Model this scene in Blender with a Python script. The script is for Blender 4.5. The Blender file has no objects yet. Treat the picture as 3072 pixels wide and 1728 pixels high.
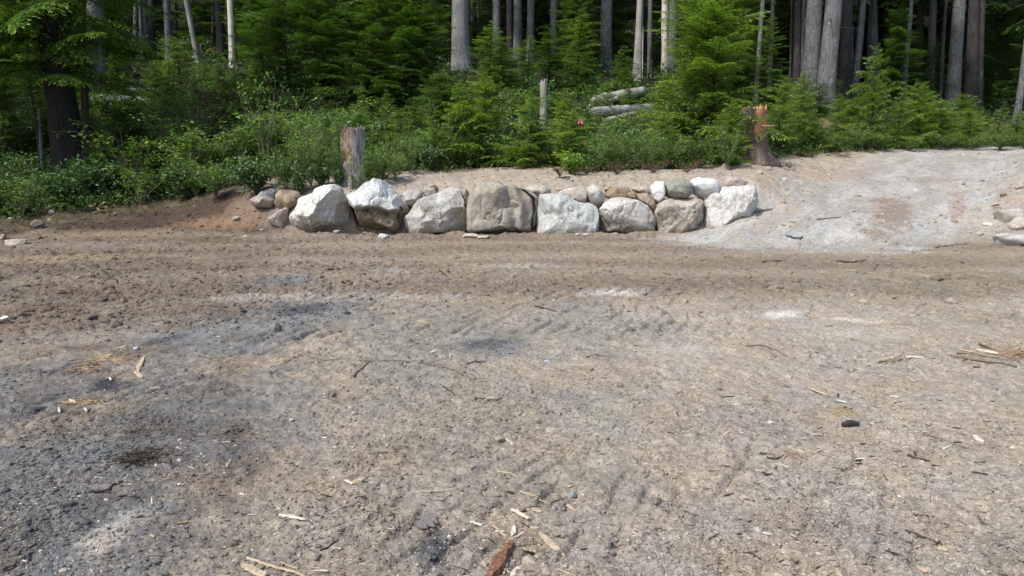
import bpy, math, random
import numpy as np
from mathutils import Vector, Matrix, Euler

# ------------------------------------------------------------------ camera, sky, sun, exposure
SC = bpy.context.scene
CAM_Z = 1.65
PITCH = math.radians(10.62)
FPX = 2048.0                      # focal length in pixels of the 3072 x 1728 photograph
cam_data = bpy.data.cameras.new('camera')
cam_data.sensor_width = 36.0
cam_data.lens = 24.0
cam_data.clip_start = 0.05
cam_data.clip_end = 2000.0
cam = bpy.data.objects.new('camera', cam_data)
SC.collection.objects.link(cam)
cam.location = (0, 0, CAM_Z)
cam.rotation_euler = (math.radians(90) - PITCH, 0, 0)
SC.camera = cam

SUN_EL = math.radians(54)
SUN_FROM = Vector((-0.70, -0.58, 0)).normalized()      # horizontal direction towards the sun
sun_dir = Vector((SUN_FROM.x * math.cos(SUN_EL), SUN_FROM.y * math.cos(SUN_EL), math.sin(SUN_EL)))
world = bpy.data.worlds.new('World')
SC.world = world
world.use_nodes = True
wt = world.node_tree
bg = wt.nodes['Background']
sky = wt.nodes.new('ShaderNodeTexSky')
sky.sky_type = 'NISHITA'
sky.sun_disc = False
sky.sun_elevation = SUN_EL
sky.sun_rotation = math.atan2(SUN_FROM.x, SUN_FROM.y)
sky.dust_density = 2.5
wt.links.new(sky.outputs['Color'], bg.inputs['Color'])
bg.inputs['Strength'].default_value = 0.15
sl = bpy.data.lights.new('sun', 'SUN')
sl.energy = 3.0
sl.angle = math.radians(2.0)
sl.color = (1.0, 0.965, 0.915)
so = bpy.data.objects.new('sun', sl)
SC.collection.objects.link(so)
so.rotation_euler = sun_dir.to_track_quat('Z', 'Y').to_euler()
SC.view_settings.view_transform = 'Standard'
SC.view_settings.look = 'None'
SC.view_settings.exposure = 0.55
SC.view_settings.gamma = 1.0
SC.view_settings.use_curve_mapping = False
SC.cycles.max_bounces = 6
SC.cycles.diffuse_bounces = 3
SC.cycles.glossy_bounces = 2
SC.cycles.transmission_bounces = 3
SC.cycles.transparent_max_bounces = 4

RS = np.random.RandomState(7)
random.seed(7)
COL = SC.collection

# ------------------------------------------------------------------ numeric helpers
def h2(xi, yi, seed):
    h = (xi.astype(np.int64) * 374761393 + yi.astype(np.int64) * 668265263 + seed * 974634777) & 0xffffffff
    h = ((h ^ (h >> 13)) * 1274126177) & 0xffffffff
    h = ((h ^ (h >> 15)) * 2246822519) & 0xffffffff
    h ^= h >> 16
    return h / 4294967296.0

def vn(x, y, seed=0):
    xi = np.floor(x); yi = np.floor(y)
    fx = x - xi; fy = y - yi
    fx = fx * fx * fx * (fx * (fx * 6 - 15) + 10); fy = fy * fy * fy * (fy * (fy * 6 - 15) + 10)
    a = h2(xi, yi, seed); b = h2(xi + 1, yi, seed); c = h2(xi, yi + 1, seed); d = h2(xi + 1, yi + 1, seed)
    return (a + (b - a) * fx + (c - a) * fy + (a - b - c + d) * fx * fy) * 2 - 1

def fbm(x, y, scale, octs=4, seed=0, gain=0.5):
    s = 0.0; a = 1.0; n = 0.0
    ca, sa = math.cos(0.6), math.sin(0.6)
    x = x / scale; y = y / scale
    for i in range(octs):
        s = s + a * vn(x, y, seed + i * 17)
        n += a; a *= gain
        x, y = (x * ca - y * sa) * 2.03 + 5.2, (x * sa + y * ca) * 2.03 + 1.7
    return s / n

def worley(x, y, scale, seed=0):
    x = x / scale; y = y / scale
    xi = np.floor(x); yi = np.floor(y)
    best = np.full(x.shape, 9.0); idv = np.zeros(x.shape)
    for dx in (-1, 0, 1):
        for dy in (-1, 0, 1):
            cx = xi + dx; cy = yi + dy
            px = cx + h2(cx, cy, seed); py = cy + h2(cx, cy, seed + 51)
            d = (px - x) ** 2 + (py - y) ** 2
            m = d < best
            best = np.where(m, d, best); idv = np.where(m, h2(cx, cy, seed + 99), idv)
    return np.sqrt(best), idv

def sst(a, b, t):
    t = np.clip((t - a) / (b - a), 0, 1)
    return t * t * (3 - 2 * t)

def vn3(p, seed=0):
    q = np.floor(p); f = p - q; f = f * f * (3 - 2 * f)
    out = 0
    for i in (0, 1):
        for j in (0, 1):
            for k in (0, 1):
                w = (f[:, 0] if i else 1 - f[:, 0]) * (f[:, 1] if j else 1 - f[:, 1]) * (f[:, 2] if k else 1 - f[:, 2])
                out = out + w * h2(q[:, 0] + i + 57 * (q[:, 2] + k), q[:, 1] + j + 131 * (q[:, 2] + k), seed)
    return out * 2 - 1

def fbm3(p, scale, octs=4, seed=0, gain=0.5):
    s = 0.0; a = 1.0; n = 0.0
    p = p / scale
    for i in range(octs):
        s = s + a * vn3(p + i * 7.3, seed + i * 13); n += a; a *= gain; p = p * 2.1
    return s / n

# ------------------------------------------------------------------ camera rays (to find where things stand)
cP, sP = math.cos(PITCH), math.sin(PITCH)
def ray(u, v):
    a = (u - 1536.0) / FPX; b = (864.0 - v) / FPX
    return (a, cP + b * sP, -sP + b * cP)
def at(u, v, Y):
    d = ray(u, v); t = Y / d[1]
    return Vector((d[0] * t, Y, CAM_Z + d[2] * t))
def project(x, y, z):
    z = z - CAM_Z
    dep = y * cP - z * sP; up = y * sP + z * cP
    return 1536 + FPX * x / dep, 864 - FPX * up / dep

# ------------------------------------------------------------------ lie of the land
PROF = [
    (-2600, [(0, 0), (14.5, 0), (16.0, .3), (18.5, 1.0), (26, 3.6), (34, 6.0), (60, 12), (95, 28), (220, 72)]),
    (-200, [(0, 0), (14.8, 0), (16.0, .2), (18, .6), (20, 1.2), (26, 3.6), (34, 6.0), (60, 12), (95, 28), (220, 72)]),
    (150, [(0, 0), (15.0, 0), (16.4, .16), (18, .5), (20, 1.1), (26, 3.55), (34, 6.0), (60, 12), (95, 28), (220, 72)]),
    (500, [(0, 0), (15.6, 0), (17, .2), (19, .56), (20.5, 1.1), (26, 3.55), (34, 6.0), (60, 12), (95, 28), (220, 72)]),
    (720, [(0, 0), (15.4, 0), (16.2, .38), (17, .7), (19, 1.05), (20.5, 1.4), (26, 3.5), (34, 6.2), (60, 12), (95, 28), (220, 72)]),
    (840, [(0, 0), (15.5, 0), (16.1, .55), (16.7, .9), (18, 1.15), (20.5, 1.45), (26, 3.4), (34, 6.2), (60, 12), (95, 28), (220, 72)]),
    (1050, [(0, 0), (15.7, 0), (16.1, .8), (16.7, 1.08), (18, 1.32), (20.5, 1.5), (26, 3.3), (34, 6.2), (60, 12), (95, 28), (220, 72)]),
    (1400, [(0, 0), (15.7, 0), (16.1, .85), (16.7, 1.04), (18.5, 1.22), (21.5, 1.40), (26, 3.2), (34, 6.2), (60, 12), (95, 28), (220, 72)]),
    (1750, [(0, 0), (15.7, 0), (16.1, .85), (16.7, 1.10), (18.5, 1.28), (21.0, 1.50), (26, 3.0), (34, 5.6), (60, 12), (95, 28), (220, 72)]),
    (2000, [(0, 0), (14.8, 0), (15.7, .10), (16.1, .85), (16.7, 1.18), (18.5, 1.38), (21.0, 1.52), (26, 2.7), (34, 5.2), (60, 11), (95, 28), (220, 72)]),
    (2130, [(0, 0), (14.3, 0), (15.5, .12), (15.95, .50), (16.2, .85), (16.8, 1.19), (18.5, 1.40), (21.0, 1.54), (26, 2.5), (34, 4.9), (60, 11), (95, 28), (220, 72)]),
    (2250, [(0, 0), (13.6, 0), (15.4, .42), (15.9, .56), (16.2, .85), (16.9, 1.20), (18.5, 1.42), (21.0, 1.57), (26, 2.3), (34, 4.7), (60, 11), (95, 28), (220, 72)]),
    (2500, [(0, 0), (13.4, 0), (16, .50), (20, 1.22), (25, 1.88), (28, 2.5), (34, 4.3), (60, 10), (95, 28), (220, 72)]),
    (2800, [(0, 0), (13.8, 0), (18, .78), (22, 1.44), (27, 2.06), (29, 2.35), (35, 3.9), (60, 9.5), (95, 28), (220, 72)]),
    (2940, [(0, 0), (14.0, 0), (16, .50), (18, .85), (22, 1.48), (27, 2.10), (34, 3.4), (60, 9.2), (95, 28), (220, 72)]),
    (3080, [(0, 0), (13.8, .02), (15.2, .42), (17, 1.08), (19, 1.42), (22, 1.72), (27, 2.16), (34, 3.2), (60, 9.0), (95, 28), (220, 72)]),
    (5600, [(0, 0), (13.0, .05), (15.5, .9), (19, 1.8), (22, 2.0), (27, 2.3), (34, 3.2), (60, 9.0), (95, 28), (220, 72)]),
]
_ys = np.concatenate([np.arange(0, 40, 0.1), np.arange(40, 221, 1.0)])
_us = np.array([p[0] for p in PROF], float)
def _profile(k):
    z = np.interp(_ys, [a for a, b in k], [b for a, b in k])
    zi = np.interp(np.arange(0, 221, .1), _ys, z)
    ker = np.hanning(7); ker /= ker.sum()
    zs = np.convolve(np.pad(zi, 3, mode='edge'), ker, 'valid')
    return np.interp(_ys, np.arange(0, 221, .1), zs)
_tab = np.array([_profile(p[1]) for p in PROF])
def H(x, y):
    x = np.asarray(x, float); y = np.asarray(y, float)
    yy = np.clip(y, 0, 219.9)
    u = 1536 + FPX * x / np.maximum(yy * cP + 0.2, 8.0)
    u = np.clip(u, _us[0], _us[-1] - 1)
    i = np.clip(np.searchsorted(_us, u, side='right') - 1, 0, len(_us) - 2)
    f = (u - _us[i]) / (_us[i + 1] - _us[i]); f = f * f * (3 - 2 * f) * .5 + f * .5
    yi = np.where(yy < 40, yy * 10, 400 + (yy - 40))
    j = np.clip(yi.astype(int), 0, len(_ys) - 2); g = yi - j
    a = _tab[i, j] * (1 - g) + _tab[i, j + 1] * g
    b = _tab[i + 1, j] * (1 - g) + _tab[i + 1, j + 1] * g
    return a * (1 - f) + b * f

def in_px(x, y, z=None):
    if z is None: z = H(x, y)
    return project(x, y, z)

def hit(u, v, ymin=1.0):
    d = ray(u, v)
    Y = np.concatenate([np.arange(ymin, 40, .02), np.arange(40, 200, .25)])
    t = Y / d[1]
    X = d[0] * t; Z = CAM_Z + d[2] * t
    below = Z < H(X, Y)
    k = int(np.argmax(below))
    if not below[k]: k = len(Y) - 1
    return Vector((float(X[k]), float(Y[k]), float(H(X[k], Y[k]))))

# the dug ground: where tracks, clods, ramp, woods lie
def poly_mask(x, y, pts, soft, seed=3, wob=0.25, wscale=.8):
    """1 inside a polygon given in world metres, soft wobbly edge"""
    x = x + fbm(x, y, wscale, 3, seed) * wob; y = y + fbm(x, y, wscale, 3, seed + 5) * wob
    inside = np.zeros(x.shape, bool); dist = np.full(x.shape, 1e9)
    n = len(pts)
    for i in range(n):
        x1, y1 = pts[i]; x2, y2 = pts[(i + 1) % n]
        cond = ((y1 > y) != (y2 > y)) & (x < (x2 - x1) * (y - y1) / (y2 - y1 + 1e-12) + x1)
        inside ^= cond
        ex, ey = x2 - x1, y2 - y1
        t = np.clip(((x - x1) * ex + (y - y1) * ey) / (ex * ex + ey * ey), 0, 1)
        dist = np.minimum(dist, np.hypot(x - x1 - t * ex, y - y1 - t * ey))
    s = np.where(inside, dist, -dist)
    return sst(-soft, soft, s)

def W(u, v):
    p = hit(u, v); return (p.x, p.y)

RAMP = [W(1990, 712), W(2120, 742), W(2400, 752), W(2700, 752), W(2890, 722), W(2960, 640), W(3030, 560), W(3400, 520)]
RAMP += [(RAMP[-1][0] + 8, 30), (13.5, 30), W(2640, 462), W(2560, 520), W(2420, 560), W(2330, 610), W(2200, 668), W(2060, 695)]
_edge_u = [-3000, 0, 150, 350, 520, 640, 760, 860, 1000, 1150, 1300, 1500, 1640, 1720, 1800, 1950, 2150, 2300, 2450, 2600, 2800, 3072, 5600]
_edge_y = [15.6, 16.2, 16.9, 17.8, 18.6, 18.9, 18.4, 18.6, 19.3, 18.2, 20.0, 21.4, 21.2, 18.6, 18.9, 19.2, 19.8, 22.0, 24.4, 26.0, 27.6, 28.6, 29.]
def wood_edge(x, y):
    """metres beyond the edge of the undergrowth (negative on the bare dirt)"""
    u = 1536 + FPX * x / np.maximum(y * cP + .2, 8.0)
    return y - np.interp(u, _edge_u, _edge_y) + fbm(x, y, 1.6, 4, 77, .6) * .95

def lot_mask(x, y):
    return 1 - sst(0.02, 0.25, H(x, y))

def micro(x, y):
    """real relief of the dirt in metres, added to the lie of the land"""
    ramp = poly_mask(x, y, RAMP, .35)
    lot = lot_mask(x, y)
    wood = sst(-.6, .8, wood_edge(x, y))
    u, v = in_px(x, y, np.zeros_like(x))
    z = fbm(x, y, 3.0, 3, 1) * .035 + fbm(x, y, .9, 3, 2) * .018
    rough = .55 + .45 * fbm(x, y, 1.1, 3, 9)
    # churned soil on the left and in the band before the boulders
    churn = lot * np.clip(sst(1500, 700, u) * sst(1000, 880, v + (u - 500) * .12) + sst(6.6, 9.0, y) * .6, 0, 1) * (1 - ramp)
    strip = .5 + .5 * np.sin(y * 3.1 - x * .12 + fbm(x, y, 3.0, 2, 19) * 2.2)
    near = lot * (1 - churn)
    churn = churn * (.30 + .70 * strip)
    z = z - lot * churn * .02 * strip
    # grouser prints: short slanted ridges in lanes
    dx, dy = .5, .866
    p = x * dy - y * dx; q = x * dx + y * dy
    ph = p / .16 + fbm(x, y, .8, 2, 21) * 1.1
    ridge = np.abs((ph % 1.0) - .5) * 2
    lane = sst(.05, .45, fbm(q, p, 1.3, 2, 31) + .15)
    seg = sst(-.1, .3, fbm(q / 2.4, p, .12, 2, 41))
    tread = -(sst(.55, 1, ridge)) * lane * seg
    z = z + tread * (.062 * churn + .030 * near)
    yb = y - .06 * x + fbm(x, y, 2.5, 2, 43) * .25
    band = (np.exp(-((yb - 6.6) / .28) ** 4) + np.exp(-((yb - 8.2) / .30) ** 4)) * sst(-3.2, -2.2, x) * sst(2.6, 1.6, x)
    band = band + np.exp(-((yb - 9.9) / .3) ** 4) * sst(2, -1, x) + np.exp(-((yb - 5.0) / .25) ** 4) * sst(-3.5, -2.5, x) * sst(-.2, -1.2, x) * .6
    ph2 = p / .17 + fbm(x, y, .5, 2, 45) * .35
    z = z - sst(.35, .8, np.abs((ph2 % 1.0) - .5) * 2) * np.clip(band, 0, 1) * lot * .034 * (.35 + .65 * sst(-.3, .2, fbm(x, y, .45, 2, 47)))
    z = z + lot * np.exp(-((y - 15.05) / .28) ** 2) * sst(830, 880, u) * sst(2050, 1950, u) * (.06 + .07 * fbm(x, y, .4, 3, 49))
    w1, id1 = worley(x + fbm(x, y, .2, 2, 5) * .05, y, .085, 4)
    clod = np.clip(.52 - w1, 0, 1) * (id1 > .45)
    w2, id2 = worley(x, y, .17, 8)
    clod2 = np.clip(.42 - w2, 0, 1) * (id2 > .72)
    patch = sst(-.25, .45, fbm(x, y, .7, 3, 61))
    z = z + clod * (.07 * churn + .032 * near * patch) * rough + clod2 * (.10 * churn + .03 * near * patch)
    f1 = fbm(x, y, .11, 4, 11, .6)
    z = z + f1 * (.016 + .030 * churn + .006 * near) * (1 - .45 * ramp)
    f2 = fbm(x, y, .04, 2, 14, .6)
    z = z + f2 * (.010 * near + .012 * churn + .004 * ramp) * (.4 + .6 * patch)
    z = z + (1 - np.abs(fbm(x, y, .28, 3, 12))) ** 4 * .018 * (near * patch + churn * .6)
    # bank and mound
    bank = np.clip(1 - lot - ramp, 0, 1)
    z = z + bank * (fbm(x, y, .6, 4, 71, .55) * .085 + fbm(x, y, .16, 3, 72, .6) * .035)
    z = z + wood * fbm(x, y, 2.2, 3, 73) * .22
    z = z + ramp * (fbm(x * .6 + y * .8, (x * .8 - y * .6) * 2.2, 2.2, 3, 81) * .022)
    return z

def gz(x, y):
    xs = np.atleast_1d(np.asarray(x, float)); ys = np.atleast_1d(np.asarray(y, float))
    r = H(xs, ys) + micro(xs, ys)
    return float(r[0]) if np.ndim(x) == 0 else r

def ground_hit(u, v):
    p = hit(u, v); return Vector((p.x, p.y, gz(p.x, p.y)))

# ------------------------------------------------------------------ object helpers
def tag(o, label=None, cat=None, group=None, kind=None):
    if label: o['label'] = label
    if cat: o['category'] = cat
    if group: o['group'] = group
    if kind: o['kind'] = kind
    return o

def link(name, me, parent=None):
    o = bpy.data.objects.new(name, me)
    COL.objects.link(o)
    if parent is not None: o.parent = parent
    return o

def empty(name, loc, label, cat, group=None, rz=0):
    o = bpy.data.objects.new(name, None)
    o.empty_display_size = .2
    COL.objects.link(o); o.location = loc; o.rotation_euler = (0, 0, rz)
    return tag(o, label, cat, group)

MANY = []
def mesh(name, V, F, mats, cols=None, smooth=False, midx=None, vals=None):
    """V (n,3); F one array (m,k) or a list of such arrays"""
    if not isinstance(F, list): F = [F]
    F = [np.asarray(f, np.int32) for f in F if len(f)]
    me = bpy.data.meshes.new(name)
    V = np.asarray(V, np.float32)
    nl = sum(f.size for f in F); npoly = sum(len(f) for f in F)
    me.vertices.add(len(V)); me.loops.add(nl); me.polygons.add(npoly)
    me.vertices.foreach_set('co', V.ravel())
    me.loops.foreach_set('vertex_index', np.concatenate([f.ravel() for f in F]))
    st = []; s = 0
    for f in F:
        st.append(s + np.arange(len(f), dtype=np.int32) * f.shape[1]); s += f.size
    me.polygons.foreach_set('loop_start', np.concatenate(st).astype(np.int32))
    if midx is not None:
        me.polygons.foreach_set('material_index', np.asarray(midx, np.int32))
    me.polygons.foreach_set('use_smooth', np.full(npoly, bool(smooth)))
    me.update(calc_edges=True)
    me.validate(verbose=False)
    for m in (mats if isinstance(mats, (list, tuple)) else [mats]): me.materials.append(m)
    if cols is not None:
        a = me.color_attributes.new('col', 'FLOAT_COLOR', 'POINT')
        c = np.ones((len(V), 4), np.float32); c[:, :3] = cols
        a.data.foreach_set('color', c.ravel())
    if vals is not None:
        a = me.attributes.new('val', 'FLOAT', 'POINT')
        a.data.foreach_set('value', np.asarray(vals, np.float32))
    return me

# ------------------------------------------------------------------ materials
def new_mat(name):
    m = bpy.data.materials.new(name); m.use_nodes = True
    nt = m.node_tree; b = nt.nodes['Principled BSDF']
    b.inputs['Specular IOR Level'].default_value = .25
    return m, nt, b

def N(nt, typ, **kw):
    n = nt.nodes.new(typ)
    for k, v in kw.items(): setattr(n, k, v)
    return n

def noise(nt, scale, detail=6, rough=.6, coord=None, dist=0):
    n = N(nt, 'ShaderNodeTexNoise'); n.inputs['Scale'].default_value = scale
    n.inputs['Detail'].default_value = detail; n.inputs['Roughness'].default_value = rough
    n.inputs['Distortion'].default_value = dist
    if coord is not None: nt.links.new(coord, n.inputs['Vector'])
    return n

def ramp_node(nt, src, stops):
    r = N(nt, 'ShaderNodeValToRGB')
    e = r.color_ramp.elements
    while len(e) < len(stops): e.new(.5)
    for k, (p, c) in enumerate(stops):
        e[k].position = p; e[k].color = (*c, 1) if len(c) == 3 else c
    nt.links.new(src, r.inputs['Fac'])
    return r

def mixc(nt, a, b, fac, blend='MIX'):
    m = N(nt, 'ShaderNodeMix', data_type='RGBA', blend_type=blend)
    for sock, s in (('A', a), ('B', b)):
        i = [k for k in m.inputs if k.name == sock and k.type == 'RGBA'][0]
        if isinstance(s, tuple): i.default_value = (*s, 1)
        else: nt.links.new(s, i)
    f = [k for k in m.inputs if k.name == 'Factor' and k.type == 'VALUE'][0]
    if isinstance(fac, (int, float)): f.default_value = fac
    else: nt.links.new(fac, f)
    return [k for k in m.outputs if k.type == 'RGBA'][0]

def bump(nt, b, src, strength, dist, prev=None):
    n = N(nt, 'ShaderNodeBump'); n.inputs['Strength'].default_value = strength
    n.inputs['Distance'].default_value = dist
    nt.links.new(src, n.inputs['Height'])
    if prev is not None: nt.links.new(prev.outputs['Normal'], n.inputs['Normal'])
    nt.links.new(n.outputs['Normal'], b.inputs['Normal'])
    return n

def attr_mat(name, fine=40, fine_amt=.5, rough=.95, bstr=.5, bdist=.01, fine2=None):
    m, nt, b = new_mat(name)
    a = N(nt, 'ShaderNodeAttribute', attribute_name='col')
    tc = N(nt, 'ShaderNodeTexCoord')
    n1 = noise(nt, fine, 8, .7, tc.outputs['Object'])
    r = ramp_node(nt, n1.outputs['Fac'], [(.25, (1 - fine_amt,) * 3), (.75, (1 + fine_amt,) * 3)])
    c = mixc(nt, a.outputs['Color'], r.outputs['Color'], 1.0, 'MULTIPLY')
    if fine2:
        n2 = noise(nt, fine2, 3, .6, tc.outputs['Object'])
        r2 = ramp_node(nt, n2.outputs['Fac'], [(.3, (.72,) * 3), (.62, (1.05,) * 3), (.72, (1.5,) * 3)])
        c = mixc(nt, c, r2.outputs['Color'], 1.0, 'MULTIPLY')
    nt.links.new(c, b.inputs['Base Color'])
    b.inputs['Roughness'].default_value = rough
    bump(nt, b, n1.outputs['Fac'], bstr, bdist)
    return m

M_GROUND = attr_mat('dirt', 38, .5, .97, 1.0, .014, 120)
M_ROCK = attr_mat('rock', 18, .34, .85, 1.0, .02, 70)
M_STONE = attr_mat('stone', 60, .25, .8, .5, .004)
M_WOOD = None

def bark_mat(name, c1, c2, spots=None, spot_amt=.5, vscale=3.5, bd=.03):
    m, nt, b = new_mat(name)
    tc = N(nt, 'ShaderNodeTexCoord')
    mp = N(nt, 'ShaderNodeMapping'); mp.inputs['Scale'].default_value = (vscale * 4, vscale * 4, vscale * .55)
    nt.links.new(tc.outputs['Object'], mp.inputs['Vector'])
    n1 = noise(nt, 1.3, 8, .65, mp.outputs['Vector'], .6)
    r = ramp_node(nt, n1.outputs['Fac'], [(.32, c1), (.68, c2)])
    c = r.outputs['Color']
    n3 = noise(nt, 1.1, 3, .5, tc.outputs['Object'])
    r3 = ramp_node(nt, n3.outputs['Fac'], [(.3, (.7, .7, .68)), (.7, (1.25, 1.25, 1.27))])
    c = mixc(nt, c, r3.outputs['Color'], 1, 'MULTIPLY')
    if spots:
        n2 = noise(nt, 9, 4, .7, tc.outputs['Object'])
        r2 = ramp_node(nt, n2.outputs['Fac'], [(.60, (0, 0, 0)), (.66, (spot_amt,) * 3)])
        c = mixc(nt, c, spots, r2.outputs['Color'])
    nt.links.new(c, b.inputs['Base Color'])
    b.inputs['Roughness'].default_value = .95
    bump(nt, b, n1.outputs['Fac'], .9, bd)
    return m

M_BARK_GREY = bark_mat('grey_bark', (.06, .06, .06), (.195, .20, .205), (.42, .42, .42), .7, 3.5, .06)
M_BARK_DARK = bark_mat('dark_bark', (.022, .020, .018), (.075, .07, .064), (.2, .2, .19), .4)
M_BARK_CEDAR = bark_mat('cedar_bark', (.10, .095, .095), (.27, .265, .265), None, 0, 5)
M_SCAR = bark_mat('weathered_scar', (.17, .10, .065), (.46, .33, .24), (.42, .22, .12), .6, 6)
M_STUMPTOP = bark_mat('grey_stump_top', (.12, .10, .085), (.30, .26, .21), None, 0, 6)
M_BARK_SHADED = bark_mat('shaded_bark', (.012, .011, .010), (.045, .04, .034), None, 0, 4)  # near-black: the shade on the trunk is put into the bark colour
M_SNAG = bark_mat('weathered_wood', (.15, .14, .125), (.40, .385, .35), None, 0, 6, .015)
M_LOG = bark_mat('log_wood', (.13, .125, .115), (.44, .43, .40), None, 0, 5, .02)
M_PALE = bark_mat('stripped_wood', (.38, .33, .26), (.72, .68, .60), None, 0, 6, .01)
M_ORANGE = bark_mat('fresh_cut_wood', (.22, .10, .045), (.50, .29, .15), None, 0, 8, .01)
M_REDBARK = bark_mat('reddish_bark', (.055, .036, .028), (.20, .155, .13), (.32, .30, .28), .4, 5)

def leaf_mat(name, dark, mid, light, trans=.28, gloss=.45):
    m, nt, b = new_mat(name)
    a = N(nt, 'ShaderNodeAttribute', attribute_name='val')
    oi = N(nt, 'ShaderNodeObjectInfo')
    add = N(nt, 'ShaderNodeMath', operation='MULTIPLY_ADD')
    nt.links.new(oi.outputs['Random'], add.inputs[0]); add.inputs[1].default_value = .22
    nt.links.new(a.outputs['Fac'], add.inputs[2])
    r = ramp_node(nt, add.outputs[0], [(.05, dark), (.5, mid), (1.0, light)])
    nt.links.new(r.outputs['Color'], b.inputs['Base Color'])
    b.inputs['Roughness'].default_value = gloss
    b.inputs['Specular IOR Level'].default_value = .3
    t = N(nt, 'ShaderNodeBsdfTranslucent')
    tcol = mixc(nt, r.outputs['Color'], (1.0, 1.25, .35), 1.0, 'MULTIPLY')
    nt.links.new(tcol, t.inputs['Color'])
    mx = N(nt, 'ShaderNodeMixShader'); mx.inputs[0].default_value = trans
    nt.links.new(b.outputs[0], mx.inputs[1]); nt.links.new(t.outputs[0], mx.inputs[2])
    nt.links.new(mx.outputs[0], nt.nodes['Material Output'].inputs['Surface'])
    return m

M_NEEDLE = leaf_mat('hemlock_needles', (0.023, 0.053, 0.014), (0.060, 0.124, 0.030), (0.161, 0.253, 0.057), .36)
M_NEEDLE_SUNLIT = leaf_mat('bright_hemlock_needles', (0.041, 0.085, 0.018), (0.108, 0.190, 0.039), (0.265, 0.356, 0.075), .38)  # hemlock needles with sunlight put into their colour
M_NEEDLE_MID = leaf_mat('hanging_hemlock_needles', (0.023, 0.057, 0.013), (0.067, 0.144, 0.025), (0.184, 0.287, 0.052), .36)
M_LEAF = leaf_mat('broad_leaves', (0.032, 0.069, 0.017), (0.081, 0.161, 0.034), (0.207, 0.322, 0.069), .36, .5)
M_LEAF_LIME = leaf_mat('lime_leaves', (.05, .11, .015), (.105, .21, .03), (.24, .37, .06), .4)
M_SALAL = leaf_mat('glossy_leaves', (0.023, 0.055, 0.018), (0.057, 0.127, 0.040), (0.149, 0.241, 0.081), .2, .42)
M_DRY = leaf_mat('dry_stalks', (.06, .04, .022), (.16, .11, .06), (.34, .25, .14), .1, .8)
M_GRASS = leaf_mat('grass_blades', (.06, .08, .02), (.13, .16, .045), (.30, .27, .11), .3)

# ------------------------------------------------------------------ ground sheet
def build_ground():
    rows = np.concatenate([np.linspace(-60, -2, 10), np.linspace(-1, .7, 8),
                           1.7 * np.exp(np.linspace(0, math.log(33 / 1.7), 1050)) - .9,
                           np.linspace(33, 60, 60), np.linspace(63, 215, 50)])
    rows = np.unique(np.round(rows, 5))
    ncol = 1350
    s = np.linspace(-1, 1, ncol)
    s = np.sign(s) * (np.abs(s) * .78 + .22 * np.abs(s) ** 4)
    w = np.maximum(1.3 + 1.2 * rows, 2.5)
    w = np.where(rows < .7, 2.5 + (0.7 - rows) * 1.2, w)
    X = w[:, None] * s[None, :]; Y = np.repeat(rows[:, None], ncol, 1)
    x = X.ravel(); y = Y.ravel()
    base = H(x, y)
    z = base + micro(x, y)
    u, v = in_px(x, np.maximum(y, .5), base)
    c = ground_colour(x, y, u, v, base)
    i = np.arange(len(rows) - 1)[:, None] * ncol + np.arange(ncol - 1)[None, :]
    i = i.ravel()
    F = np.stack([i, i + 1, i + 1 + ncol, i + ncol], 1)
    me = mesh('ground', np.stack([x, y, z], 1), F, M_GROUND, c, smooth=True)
    o = link('ground', me)
    tag(o, 'bare churned dirt lot rising into a bank and a wooded slope', 'ground', kind='structure')

def L(*c): return np.array(c, float)

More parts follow.
